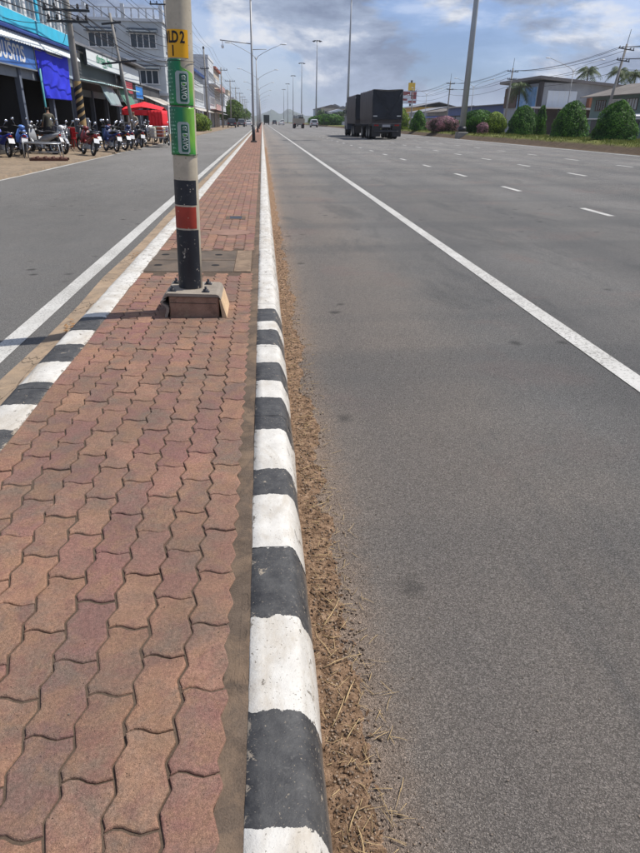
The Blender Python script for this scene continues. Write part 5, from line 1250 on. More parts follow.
for (x, y0, y1, H, wm, rm, lab) in ((50, 184, 206, 5.0, CRM, ROOFT, 'low cream house with brown roof behind the pink bougainvillea'), (50, 208, 232, 5.2, WGREY, ROOFG, 'low grey shed roofed house farther right of the truck'), (54, 236, 262, 7.2, mat('yellow_wall', (.62, .36, .03), .6, .08), ROOFG, 'yellow fronted shop beside the top of the truck'),
                                (56, 266, 300, 7.6, WGREY, mat('pale_blue_roof', (.30, .38, .45), .5, .1), 'broad warehouse with pale roof right of the truck')):
    t = thing('low_building', lab, 'building', (x, y0, .16)); L_ = y1-y0
    b = MB(); b.box(0, 14, 0, L_, 0, H-.6); b.build('wall', wm, t)
    b = MB(); b.prism([(-1.2, H-.7), (-1.2, H-.55), (7, H+1.1), (15, H-.55), (15, H-.7), (7, H+.9)], -.5, L_+.5, 'y'); b.build('roof', rm, t)
    for k in range(int(L_/5)): window_px(t, 0, 1+k*5, 3.4+k*5, 1.4, 2.9, 'x', WHITEP, -1, 2); 
    for k in range(2): window_px(t, 0, 2+k*6, 4.5+k*6, 1.4, 2.9, 'y', WHITEP, -1, 2)
    b = MB(); b.prism([(-2.6, 2.9), (-2.6, 3.0), (-.003, 3.5), (-.003, 3.4)], 0, L_, 'y'); b.build('awning', BLUED if 'cream' in lab else WHITEP, t)
# sign tower
t = thing('sign_tower', 'roadside sign tower with yellow top and red and white board', 'sign', (56.5, 262, .16))
b = MB(); b.box(-.3, .3, -.3, .3, 0, 16); b.build('mast', DARKM, t)
b = MB(); b.box(-1.1, 1.4, -.35, .35, 12.6, 15.2); b.build('yellow_box', mat('yellow_sign_face', (.75, .48, .03), .5, .08), t)
b = MB(); b.box(-3.4, 2.3, -.33, .33, 8.2, 12.5); bd = b.build('board', PANELW, t)
for (x0_, x1_, z0_, z1_) in ((-3.2, -.3, 11.0, 12.2), (.1, 2.1, 9.8, 12.2), (-3.2, -1.3, 9.2, 9.9), (-.9, 2.1, 8.5, 9.2)): b = MB(); b.box(x0_, x1_, -.36, -.331, z0_, z1_); b.build('sign_panel', mat('maroon_print', (.28, .05, .05), .5), bd)
# houses on the rise, left of the truck
rs = random.Random(11)
ORD2 = [str(q+1)+('st' if q == 0 else 'nd' if q == 1 else 'rd' if q == 2 else 'th') for q in range(30)]; ORD2[20] = '21st'; ORD2[21] = '22nd'
for i in range(22):
    Y_ = 345+rs.random()*190; X_ = Y_*(0.088+.0052*i+rs.uniform(-.003, .003))
    z = 0.6+max(0, min(4.5, (Y_-340)/190*6))
    w, d, h = rs.uniform(6, 11), rs.uniform(8, 12), rs.uniform(3.2, 7.2)
    lab = '%s %s house on the far rise left of the truck, counted from the left' % (ORD2[i], 'two-storey' if h > 5 else 'low')
    t = thing('hillside_house', lab, 'house', (X_, Y_, z-1), 0, 'houses on the far rise')
    b = MB(); b.box(-w/2, w/2, 0, d, 0, h+1); b.build('wall', rs.choice((WWHITE, WWHITE, WGREY, CRM, WBLUE)), t)
    b = MB(); b.prism([(-w/2-.5, h+.9), (0, h+2.3), (w/2+.5, h+.9), (w/2+.5, h+.75), (-w/2-.5, h+.75)], -.5, d+.5, 'y'); b.build('roof', rs.choice((ROOFG, ROOFT, PANELW, ROOFG)), t)
    for k in range(2):
        xx = -w/2+w*(.15+.45*k); window_px(t, 0, xx, xx+w*.25, 2.2, 3.6, 'y', DARKM, -1, 1)
        if h > 5: window_px(t, 0, xx, xx+w*.25, 4.9, 6.2, 'y', DARKM, -1, 1)
for i in range(16):
    Y_ = 340+rs.random()*150; X_ = Y_*(0.085+.007*i); tree('far_tree', '%s green tree from the left among the houses of the far rise' % ORD2[i], (X_, Y_, 1.0), rs.uniform(4.5, 7.5), rs.uniform(2.5, 4), TREEL, 200+i, 700, .5, 'trees on the far rise', trunk=.3)
# lamps of the service road on the right
base_r = None
for i, Y_ in enumerate((97, 143, 184, 226)):
    lab = ('double-arm street lamp above the white panel of the grey building', 'double-arm street lamp just right of the thick mast top', 'small double-arm street lamp left of the thick mast', 'faint double-arm street lamp beside the yellow sign tower')[i]
    if base_r is None: base_r = lamp_post('street_lamp', lab, (44, Y_, .1), H=9.6, span=3.9, group='street lamps of the service road on the right'); o = base_r
    else: o = copy_tree(base_r); o.location = (44, Y_, .1); o['label'] = lab
# small white marker board on the verge
t = thing('marker_board', 'small white board on a thin post left of the truck, by the hedge', 'sign', (17.8, 142, .6)); b = MB(); b.cyl((0, 0, 0), (0, 0, 1.5), .04, .04, 6); b.build('post', SHUT, t); b = MB(); b.bbox(-.35, .35, -.03, .03, 1.3, 2.3, .01); b.build('board', WHITEP, t)

# ================================================================== VEHICLES
def wheel(par, x, y_, r_, w, m_rim=STEEL, n=20, name='wheel', rim_r=.55):
    b = MB(); b.lathe([(r_*.6, x-w/2), (r_*.93, x-w/2), (r_, x-w*.32), (r_, x+w*.32), (r_*.93, x+w/2), (r_*.6, x+w/2)], (0, y_, r_), n, 'x')
    o = b.build(name, RUBBER, par)
    b = MB()
    for s in (-1, 1): b.lathe([(.001, x+s*w*.30), (r_*.22, x+s*w*.34), (r_*.3, x+s*w*.2), (r_*.6, x+s*w*.44)], (0, y_, r_), n, 'x')
    b.build('rim', m_rim, o); return o
def mat_tarp(name):
    m, nt, b = _nt(name); g = G(nt); v = g.obj(); n = g.noise(v, .9, 6, .7, .6)
    g.L(g.mix(g.mr(n, .3, .7), (.006, .008, .013), (.02, .024, .034)), b.inputs['Base Color']); b.inputs['Roughness'].default_value = .55; setspec(b, .4)
    g.L(g.bump(g.math('ADD', g.noise(v, 1.1, 6, .6, 1.2), g.math('MULTIPLY', g.noise(v, 6, 4), .15)), .9, .12), b.inputs['Normal']); return m
TARP = mat_tarp('black_tarpaulin'); TSIDE = mat('dark_grey_tarp_side', (.062, .052, .050), .7, .25, .8, .3, 3, .05); MUD = mat('black_mudguard', (.03, .028, .028), .7, .2); CHAS = mat('grey_chassis', (.06, .06, .065), .6, .25, 2)
def truck_box(par, y0, y1, z0, z1, w):
    b = MB(); nY = 24; vs = []; hw = w/2
    b.box(-hw, hw, y0+.06, y1, z0, z0+.55)
    b.build('side_board', TSIDE, par)
    b = MB(); b.smooth = True; ring = [(-hw-.02, z0+.5), (-hw-.02, z0+1.2), (-hw-.01, z1-.12), (-hw+.1, z1-.01), (0, z1-.06), (hw-.1, z1-.01), (hw+.01, z1-.12), (hw+.02, z0+1.2), (hw+.02, z0+.5)]
    vs = []; 
    for i in range(nY+1):
        yy = y0+.04+(y1-y0-.04)*i/nY; bow = .02*math.cos(i*PI/2)
        for (x, z) in ring: vs.append((x*(1+bow*.35), yy, z+(bow if abs(x) < hw-.02 else 0)+nz(yy, x)*.02))
    k = len(ring); b.add(vs, [(i*k+j, i*k+j+1, (i+1)*k+j+1, (i+1)*k+j) for i in range(nY) for j in range(k-1)]); b.build('tarpaulin', TSIDE, par)
    # closed ends
    for (yy, s_, nm) in ((y0, -1, 'rear_tarp'), (y1, 1, 'front_tarp')):
        b = MB(); b.smooth = True; n, q = 16, 14; vs = []
        for j in range(q+1):
            for i in range(n+1):
                u, v = i/n*2-1, j/q; x = u*hw*1.005; z = z0+.35+(z1-z0-.42)*v+(.10*abs(u)**2 if v > .95 else 0)*1.0-(.05 if v > .95 else 0)
                d = s_*(.05*(1-abs(u))*(1-v)+.05*abs(math.sin((u*1.3+v*1.1)*2.4))+.03*abs(math.sin((u*1.3-v*1.1)*2.4))+.06*v*(1-u*u)); vs.append((x, yy+d, z))
        b.add(vs, [(j*(n+1)+i, j*(n+1)+i+1, (j+1)*(n+1)+i+1, (j+1)*(n+1)+i) for j in range(q) for i in range(n)]); b.build(nm, TARP, par)
def chassis(par, y0, y1, z0, axles, w):
    b = MB(); b.box(-.42, -.3, y0+.1, y1, z0-.32, z0); b.box(.3, .42, y0+.1, y1, z0-.32, z0); b.box(-w/2, w/2, y0+.02, y0+.14, z0-.14, z0+.02); b.box(-.9, .9, y0+.2, y0+.3, z0-.55, z0-.4); b.build('chassis', CHAS, par)
    for ya in axles:
        b = MB(); b.cyl((-w/2+.2, ya, .5), (w/2-.2, ya, .5), .09, .09, 8); b.build('axle', CHAS, par)
        for s in (-1, 1):
            wheel(par, s*(w/2-.16), ya, .5, .26, STEEL, 18); wheel(par, s*(w/2-.46), ya, .5, .26, STEEL, 18)
bz = zroad(10.3)
t = thing('trailer', 'tall black tarpaulin-covered trailer towed behind the truck, nearer to the camera', 'trailer', (10.27, 56.0, bz), 0, rot=(0, R(-1.26), 0))
truck_box(t, 0, 6.9, 1.15, 3.68, 2.46); chassis(t, 0, 6.9, 1.15, (1.7, 3.0, 5.9), 2.46)
for s in (-1, 1):
    b = MB(); b.box(s*.86-.37, s*.86+.37, .02, .05, .22, 1.0); b.build('mudflap', MUD, t)
    for q in (0, 1): b = MB(); b.bbox(s*(.95-q*.2)-.08, s*(.95-q*.2)+.08, -.03, .02, 1.02, 1.12, .01); b.build('tail_light', REDLENS, t)
    b = MB(); b.box(s*.98-.16, s*.98+.16, -.09, -.06, 1.72, 1.78); b.build('reflector', WHITEP, t)
for (xa, za, xb, zb_) in ((-1.05, 3.5, .15, 1.9), (.15, 1.9, 1.15, 3.45), (.15, 1.9, 1.0, 1.3), (.15, 1.9, -1.1, 1.35)):
    b = MB(); b.tube([(xa, -.085, za), ((xa+xb)/2, -.10, (za+zb_)/2-.05), (xb, -.10, zb_)], .02, 5); b.build('tie_rope', TARP, t)
b = MB(); b.box(-.36, .30, -.04, .0, .93, 1.12); b.build('number_plate', mat('grey_white_plate', (.35, .35, .36), .5), t)
b = MB(); b.tube([(-1.0, -.02, .62), (1.0, -.02, .62)], .05, 8); b.build('bumper_bar', CHAS, t)
EDG = mat('dusty_tarp_seam', (.13, .12, .115), .8, .3, 2)
for s in (-1, 1): b = MB(); b.tube([(s*1.235, -.03, 1.25), (s*1.245, -.045, 2.4), (s*1.24, -.06, 3.68)], .018, 5); b.build('tarp_seam', EDG, t)
b = MB(); b.tube([(-1.2, -.07, 3.66), (-.5, -.13, 3.58), (0, -.14, 3.56), (.5, -.13, 3.58), (1.2, -.07, 3.68)], .016, 5); b.build('tarp_seam', EDG, t)
b = MB(); b.box(-1.2, 1.2, -.05, -.02, 1.16, 1.22); b.build('tailboard_rail', EDG, t)
for k in range(10):
    for s in (-1, 1): b = MB(); b.cyl((s*1.24, .4+k*.7, 1.5), (s*1.245, .5+k*.7, 1.25), .012, .012, 4); b.build('tie_rope', mat('rope', (.12, .10, .08), .9), t)
b = MB(); b.cyl((0, 6.9, .8), (0, 8.2, .8), .07, .07, 6); b.build('drawbar', CHAS, t)
t = thing('truck', 'black covered lorry pulling the trailer, its box and cab partly hidden behind it', 'truck', (10.1, 65.0, zroad(10.1)), 0, rot=(0, R(-1.26), 0))
truck_box(t, 0, 6.6, 1.15, 3.62, 2.40); chassis(t, 0, 9.0, 1.15, (1.5, 2.8, 8.1), 2.40)
b = MB(); b.prism([(6.9, .6), (6.9, 3.0), (7.3, 3.15), (8.4, 3.1), (9.0, 2.0), (9.05, .6)], -1.15, 1.15, 'x'); c = b.build('cab', mat('blue_grey_cab', (.10, .12, .16), .4, .1), t)
for s in (-1, 1): b = MB(); lo, hi = sorted((s*1.152, s*1.165)); b.prism([(7.4, 1.9), (7.4, 2.8), (8.4, 2.8), (8.8, 1.9)], lo, hi, 'x'); b.build('side_window', GLASS, c); b = MB(); b.box(s*1.27-.06, s*1.27+.06, 8.6, 8.66, 2.1, 2.45); b.build('mirror', DARKM, c)
b = MB(); b.box(-1.2, 1.2, -.08, -.04, .35, 1.0); b.build('mudflap', MUD, t)

CAR_PROF = {'sedan': [(0, .30), (0, .85), (.15, 1.0), (.75, 1.05), (1.25, 1.48), (2.5, 1.50), (3.15, 1.02), (4.25, .90), (4.4, .62), (4.4, .30)],
            'van': [(0, .30), (0.02, 1.0), (.25, 1.85), (.6, 1.95), (3.4, 1.92), (4.2, 1.15), (4.75, .95), (4.8, .35)],
            'suv': [(0, .35), (0, 1.0), (.3, 1.65), (.6, 1.75), (2.9, 1.72), (3.5, 1.15), (4.5, 1.0), (4.6, .38)]}
def car(label, loc, kind, c, rz=0, grp_=None, cat='car', name='car'):
    t = thing(name, label, cat, loc, rz, grp_); pr = CAR_PROF[kind]; L_ = max(a for a, z in pr); w = .86
    zt = max(z for a, z in pr); paint = mat('car_paint_'+c[0], c[1], .28, .04, 1, spec=.6)
    b = MB(); b.smooth = False; n = len(pr); secs = [(-w, 0.12), (-w+.05, .03), (-w*.62, 0), (w*.62, 0), (w-.05, .03), (w, .12)]
    vs = []
    for (x, sh) in secs:
        for (yy, z) in pr:
            k = max(0, (z-.95)/(zt-.95)); vs.append((x*(1-.20*k), yy+(sh if yy < L_/2 else -sh)*.6, z-sh*.3*k))
    fs = [(i*n+j, i*n+(j+1) % n, (i+1)*n+(j+1) % n, (i+1)*n+j) for i in range(5) for j in range(n)]+[tuple(range(n)), tuple(range(5*n, 6*n))[::-1]]
    b.add(vs, fs); b.build('body', paint, t)
    # windows set proud on the slopes
    def pan(pts, nm): b = MB(); b.add(pts, [tuple(range(len(pts)))]); o = b.build(nm, GLASS, t); md = o.modifiers.new('t', 'SOLIDIFY'); md.thickness = .02; md.offset = 1; return o
    q = [(a, z) for a, z in pr if z > 1.0]; r0_ = min(q); 
    rear = sorted([p_ for p_ in pr if p_[0] < L_*.35 and p_[1] > .95], key=lambda p_: p_[1])[:2]
    (ya, za), (yb, zb) = (rear[0], rear[-1]) if kind != 'sedan' else ((.75, 1.05), (1.25, 1.48))
    pan([(-.68, ya+.04-.02, za+.05), (.68, ya+.04-.02, za+.05), (.60, yb-.06-.02, zb-.05), (-.60, yb-.06-.02, zb-.05)], 'rear_window')
    for s in (-1, 1):
        pan([(s*(w*.965), L_*.2, 1.06), (s*(w*.965), L_*.70, 1.04), (s*(w*.84), L_*.58, zt-.1), (s*(w*.84), L_*.26, zt-.1)], 'side_window')
        b = MB(); b.bbox(s*.66-.14, s*.66+.14, -.02, .08, .72, .90, .01); b.build('tail_light', REDLENS, t)
        for ya in (.85, L_-.85): wheel(t, s*.76, ya, .32, .2, STEEL, 16)
    b = MB(); b.bbox(-.8, .8, -.06, .1, .38, .6, .03); b.build('bumper', DARKM if kind != 'sedan' else paint, t)
    b = MB(); b.box(-.22, .22, -.075, -.061, .62, .74); b.build('number_plate', NUMPL, t)
    return t
car('silver sedan driving away right of the loaded beige pickup', (12.6, 165, zroad(12.6)), 'suv', ('silver', (.50, .51, .53)))
car('dark car half hidden between the beige truck and the silver car', (11.0, 196, zroad(11)), 'suv', ('charcoal', (.04, .04, .05)))
car('small white car far ahead, right of the dark lorry', (7.0, 250, zroad(7)), 'sedan', ('white', (.62, .62, .62)), grp_='distant cars on the main road')
car('tiny dark car far ahead beside the white one', (5.0, 275, zroad(5)), 'suv', ('charcoal', (.04, .04, .05)), grp_='distant cars on the main road')
car('far white van ahead near the beige truck', (8.6, 290, zroad(8)), 'van', ('white', (.62, .62, .62)), grp_='distant cars on the main road', cat='van', name='van')
car('grey car parked beyond the street tree on the left road', (-4.9, 168, -.14), 'suv', ('grey', (.16, .17, .18)), 0.12)
car('white car parked at the far left kerb, rightmost', (-3.7, 190, -.14), 'sedan', ('white', (.62, .62, .62)), 0.0)
car('dark parked car at the left kerb before the tree', (-6.2, 142, -.14), 'suv', ('charcoal', (.04, .04, .05)), 0.05)
# loaded light truck
t = thing('light_truck', 'beige light truck with loaded open bed driving away in the centre distance', 'truck', (7.6, 141, zroad(7.6)))
BEI = mat('beige_truck_paint', (.34, .30, .24), .5, .1, 1)
b = MB(); b.bbox(-1.15, 1.15, 0, 4.2, .95, 1.25, .02); b.build('bed_floor', BEI, t)
for nm, a in (('tailgate', (-1.15, 1.15, 0.0, .08, 1.26, 1.85)),): b = MB(); b.bbox(*a, .01); b.build(nm, BEI, t)
for s in (-1, 1): b = MB(); lo, hi = sorted((s*1.07, s*1.15)); b.box(lo, hi, .09, 4.2, 1.26, 1.85); b.build('side_board', BEI, t)
b = MB(); b.prism([(4.4, .7), (4.4, 2.3), (4.7, 2.4), (5.6, 2.35), (6.2, 1.5), (6.3, .7)], -1.0, 1.0, 'x'); b.build('cab', PANELW, t)
for i, (x, y_, w, h) in enumerate(((-.6, 1.0, .4, 1.15), (.5, .8, .45, .9), (0, 2.2, .6, 1.35), (-.5, 3.2, .5, 1.2), (.6, 3.0, .4, 1.45))): b = MB(); b.bbox(x-w, x+w, y_-.5, y_+.5, 1.26, 1.3+h, .12); b.build('sack', mat('dark_load', (.05, .055, .05), .9, .3), t) if i % 2 else b.build('crate', mat('pale_load', (.3, .32, .33), .9, .3), t)
for s in (-1, 1):
    for ya in (1.0, 5.4): wheel(t, s*.9, ya, .42, .3, STEEL, 16)
    b = MB(); b.box(s*.95-.15, s*.95+.15, -.05, 0, .8, .92); b.build('tail_light', REDLENS, t)
    b = MB(); b.box(s*.85-.25, s*.85+.25, .3, .33, .15, .9); b.build('mudflap', MUD, t)
t = thing('dark_lorry', 'dark green lorry far ahead next to the kerb', 'truck', (1.9, 285, zroad(1.9)))
b = MB(); b.bbox(-1.2, 1.2, 0, 9, 1.0, 3.7, .15); b.build('box', mat('dark_green_tarp', (.02, .03, .028), .7, .2), t)
b = MB(); b.box(-1.1, 1.1, 0.05, 9, .55, .98); b.build('chassis', CHAS, t)
b = MB(); b.bbox(-1.1, 1.1, 9.2, 11, .6, 2.9, .15); b.build('cab', CHAS, t)
for s in (-1, 1):
    for ya in (1.2, 2.5, 10): wheel(t, s*.95, ya, .5, .3)

# ---------------------------------------------------------------- motorbikes
def motorbike(label, loc, heading, lean, body, accent, grp_='motorbikes parked along the shopfronts', plate=True, basket=False, box_=False):
    """local +Y is the direction the bike faces; heading in degrees from +Y, anticlockwise"""
    t = thing('motorbike', label, 'motorbike', loc, 0, grp_, rot=None); t.rotation_euler = Euler((0, R(lean), R(heading)), 'XYZ')
    key = body.name+accent.name
    def bikewheel(y_):
        b = MB(); b.torus((0, y_, .29), .245, .045, 'x', 22, 8); w = b.build('wheel', RUBBER, t)
        b = MB(); b.torus((0, y_, .29), .195, .012, 'x', 18, 5); b.cyl((-.05, y_, .29), (.05, y_, .29), .03, .03, 8)
        for k in range(8): a = k*PI/4; b.cyl((0, y_, .29), (0, y_+.19*math.cos(a), .29+.19*math.sin(a)), .006, .006, 4)
        b.build('rim', CHROME, w); return w
    bikewheel(.62); bikewheel(-.60)
    b = MB(); 
    for s in (-1, 1): b.tube([(s*.07, .62, .29), (s*.07, .52, .62), (s*.05, .44, .86)], .018, 6)
    b.build('fork', CHROME, t)
    b = MB(); b.smooth = True                      # front fender
    vs = []; n = 10
    for i in range(n+1):
        a = R(20+140*i/n)
        for x, rr in ((-.06, .29), (-.045, .315), (0, .325), (.045, .315), (.06, .29)): vs.append((x, .62-rr*math.cos(a), .29+rr*math.sin(a)))
    b.add(vs, [(i*5+j, i*5+j+1, (i+1)*5+j+1, (i+1)*5+j) for i in range(n) for j in range(4)]); b.build('front_fender', body, t)
    b = MB(); vs = []
    for i in range(n+1):
        a = R(-10+110*i/n)
        for x, rr in ((-.07, .29), (-.05, .33), (0, .34), (.05, .33), (.07, .29)): vs.append((x, -.60-rr*math.cos(a), .29+rr*math.sin(a)))
    b.smooth = True; b.add(vs, [(i*5+j, i*5+j+1, (i+1)*5+j+1, (i+1)*5+j) for i in range(n) for j in range(4)]); b.build('rear_fender', MUD, t)
    def loft(secs, m, nm, n=10):
        b = MB(); b.smooth = True; vs = []
        for (y_, z, rx, rz_) in secs:
            for j in range(n): a = 2*PI*j/n; vs.append((rx*math.cos(a), y_, z+rz_*math.sin(a)))
        k = len(secs); fs = [(i*n+j, i*n+(j+1) % n, (i+1)*n+(j+1) % n, (i+1)*n+j) for i in range(k-1) for j in range(n)]+[tuple(range(n)), tuple(range((k-1)*n, k*n))[::-1]]
        b.add(vs, fs); return b.build(nm, m, t)
    loft([(-.88, .74, .03, .03), (-.72, .68, .10, .09), (-.45, .62, .14, .13), (-.15, .55, .13, .14), (.12, .42, .09, .08), (.30, .45, .06, .07)], body, 'rear_body')
    loft([(-.70, .79, .06, .02), (-.55, .80, .12, .045), (-.2, .77, .14, .05), (.05, .74, .11, .05), (.12, .72, .05, .03)], SEATB, 'seat')
    b = MB(); b.smooth = True                      # leg shield
    b.add([(-.20, .34, .42), (-.22, .38, .66), (-.13, .40, .90), (0, .47, .95), (.13, .40, .90), (.22, .38, .66), (.20, .34, .42), (0, .44, .40), (0, .52, .68)], [(0, 1, 8, 7), (1, 2, 3, 8), (3, 4, 5, 8), (5, 6, 7, 8)])
    o = b.build('leg_shield', body, t); md = o.modifiers.new('t', 'SOLIDIFY'); md.thickness = .02
    b = MB(); b.bbox(-.12, .12, -.12, .22, .22, .42, .04); b.cyl((-.2, 0, .27), (.2, 0, .27), .02, .02, 6); b.build('engine', STEEL, t)
    b = MB(); b.tube([(.10, .1, .25), (.13, -.2, .22), (.15, -.45, .28), (.16, -.85, .36)], [.02, .03, .05, .045], 8); b.build('exhaust', CHROME, t)
    b = MB(); b.tube([(-.34, .30, .98), (-.2, .38, .99), (0, .42, .95), (.2, .38, .99), (.34, .30, .98)], .013, 6); h = b.build('handlebar', DARKM, t)
    b = MB(); b.ell((0, .46, .97), (.13, .10, .08), 10, 6); b.build('front_cowl', body, t)
    b = MB(); b.ell((0, .54, .95), (.075, .04, .055), 8, 5); b.build('headlight', LAMPG, t)
    for s in (-1, 1):
        b = MB(); b.cyl((s*.2, .38, .99), (s*.30, .34, 1.16), .006, .006, 4); b.ell((s*.32, .33, 1.2), (.065, .015, .045), 8, 5); b.build('mirror', CHROME, t)
        b = MB(); b.ell((s*.09, -.80, .63), (.03, .03, .025), 6, 4); b.build('indicator', mat('amber_lens', (.6, .2, .02), .3), t)
    b = MB(); b.ell((0, -.86, .70), (.07, .04, .04), 8, 5); b.build('tail_light', REDLENS, t)
    b = MB(); b.T = Matrix.Translation((0, -.93, .54)) @ Matrix.Rotation(R(-25), 4, 'X'); b.box(-.10, .10, -.006, .006, -.085, .085); b.build('number_plate', NUMPL, t)
    b = MB(); b.tube([(-.1, -.75, .84), (-.1, -.9, .80), (.1, -.9, .80), (.1, -.75, .84)], .012, 5); b.build('grab_rail', CHROME, t)
    if basket:
        b = MB()
        for z in (.7, .78, .86, .94): b.tube([(-.15, .62, z), (.15, .62, z), (.13, .82, z), (-.13, .82, z), (-.15, .62, z)], .006, 4)
        for x in (-.15, -.05, .05, .15): b.cyl((x, .62, .7), (x, .62, .94), .005, .005, 4); b.cyl((x*.86, .82, .7), (x*.86, .82, .94), .005, .005, 4)
        b.build('wire_basket', CHROME, t)
    b = MB(); b.cyl((-.1, -.05, .25), (-.3, -.1, .0), .012, .012, 5); b.build('side_stand', DARKM, t)
    return t
def paint(n_, c): return mat('bike_'+n_, c, .3, .06, 2, spec=.6)
RD, NB, BK, WH, SL, SB = paint('dark_red', (.16, .012, .015)), paint('navy', (.015, .03, .12)), paint('black', (.015, .015, .018)), paint('white', (.55, .56, .58)), paint('silver', (.32, .33, .34)), paint('sky_blue', (.12, .25, .62))
zb = -.10
bikes = [('royal blue motorbike cut by the left edge of the picture', (-9.45, 25.1), 35, 6, paint('royal', (.02, .04, .35))), ('black and pale blue motorbike second from the left edge', (-9.0, 25.9), 28, 7, SB), ('silver-grey motorbike third from the left edge, behind the metal stand', (-8.75, 27.3), 60, 6, SL),
         ('white-fronted motorbike behind the metal stand, beside the person', (-8.2, 27.6), 215, -6, WH), ('black motorbike with white panels right of the person', (-8.3, 29.6), 205, -6, BK), ('dark grey motorbike at the back of the left cluster', (-9.5, 29.0), 30, 5, BK),
         ('dark red motorbike, nearest of the row right of the striped power pole', (-6.65, 27.2), 38, 9, RD), ('dark blue motorbike with white number plate, second in the row', (-6.55, 30.2), 22, 7, NB), ('black motorbike third in the row right of the dark red one', (-6.55, 32.3), 32, 7, BK),
         ('blue-grey motorbike fourth in the row', (-6.45, 33.9), 30, 8, NB), ('black motorbike with cream panels, fifth in the row', (-6.4, 35.3), 26, 7, BK), ('dark motorbike behind the dark red one, deeper on the pavement', (-7.6, 30.3), 40, 6, BK), ('dark motorbike deeper on the pavement by the thin pole', (-7.5, 34.2), 35, 6, RD),
         ('black motorbike pulling the market sidecar', (-6.55, 38.6), 10, 0, BK), ('dark motorbike right of the sidecar, beside the striped lamp post', (-5.9, 41.5), 12, 5, NB), ('silver motorbike parked beyond the red canopy', (-6.9, 44.5), 20, 5, SL)]
for i, (lab, (x, y_), hd, ln, bd_) in enumerate(bikes): motorbike(lab, (x+random.uniform(-.18, .18), y_+random.uniform(-.25, .25), zb), hd+random.uniform(-14, 14), ln+random.uniform(-2, 2), bd_, BK, basket=i in (3, 8, 10))
# sidecar frame with goods
t = thing('sidecar', 'metal market sidecar with wheel and goods rack under the red canopy', 'sidecar', (-5.75, 38.3, zb))
b = MB(); b.torus((.55, .1, .30), .26, .04, 'x', 22, 8); w_ = b.build('wheel', RUBBER, t)
b = MB(); b.torus((.55, .1, .30), .20, .012, 'x', 18, 5); [b.cyl((.55, .1, .3), (.55, .1+.2*math.cos(k*PI/5), .3+.2*math.sin(k*PI/5)), .006, .006, 4) for k in range(10)]; b.build('rim', CHROME, w_)
b = MB()
for z in (.42, .60, .78, .96):
    b.tube([(-.45, -.75, z), (.42, -.75, z), (.42, .95, z), (-.45, .95, z), (-.45, -.75, z)], .014, 5)
for (x, y_) in ((-.45, -.75), (.42, -.75), (.42, .95), (-.45, .95), (.42, .1), (-.45, .1)): b.cyl((x, y_, .38), (x, y_, 1.0), .016, .016, 5)
b.build('frame', CHROME, t)
b = MB(); b.box(-.43, .40, -.73, .93, .41, .45); b.build('deck', BROWN, t)
for i, (x, y_, s_, c) in enumerate(((-.2, -.4, .2, (.45, .42, .36)), (.15, .0, .22, (.30, .08, .05)), (-.15, .5, .24, (.2, .3, .12)), (.2, .6, .16, (.5, .4, .2)))): b = MB(); b.bbox(x-s_*.8, x+s_*.8, y_-s_, y_+s_, .452, .75+s_*.9, .05); b.build('goods_box', mat('goods_%s' % 'pale red green straw'.split()[i], c, .8, .2), t)
# metal stand and brick pile on the left pavement
t = thing('metal_stand', 'low grey metal stand on the pavement in front of the left motorbikes', 'stand', (-7.75, 24.7, zb), R(8))
b = MB()
for (x, y_) in ((-.6, -.35), (.6, -.35), (-.6, .35), (.6, .35)): b.cyl((x, y_, 0), (x*.95, y_, .5), .02, .02, 6)
b.tube([(-.6, -.35, .48), (.6, -.35, .48), (.6, .35, .48), (-.6, .35, .48), (-.6, -.35, .48)], .02, 6); b.build('frame', STEEL, t)
for k in range(7): b = MB(); b.box(-.6, .6, -.33+k*.1, -.27+k*.1, .501, .52); b.build('slat', STEEL, t)
b = MB(); b.cyl((-.55, -.35, .2), (.55, -.35, .2), .012, .012, 5); b.cyl((-.55, .35, .2), (.55, .35, .2), .012, .012, 5); b.build('brace', STEEL, t)
t = thing('drain_grate', 'small rusty brown grate and rubble at the pavement edge below the metal stand', 'grate', (-7.15, 23.3, -.09), R(12))
for k in range(9): b = MB(); b.bbox(-.55+k*.125, -.47+k*.125, -.3, .3, 0, .09+.03*(k % 2), .01); b.build('bar', mat('rusty_brown', (.12, .055, .04), .9, .3), t)
b = MB(); b.box(-.6, .6, -.34, -.305, 0, .07); b.box(-.6, .6, .305, .34, 0, .07); b.build('frame', MATS['rusty_brown'], t)
t = thing('drain_pipe', 'turquoise upright pipe in front of the dark shop, left of the red chairs', 'pipe', (-9.1, 30.2, zb)); b = MB(); b.cyl((0, 0, 0), (0, 0, 3.1), .045, .045, 8); b.build('pipe', mat('turquoise_pipe', (.08, .32, .34), .5, .15), t); b = MB(); b.box(-.12, .12, -.12, .12, -.02, .05); b.build('foot', STEEL, t)
CR = mat('goods_dull_blue', (.04, .10, .22), .6, .2)
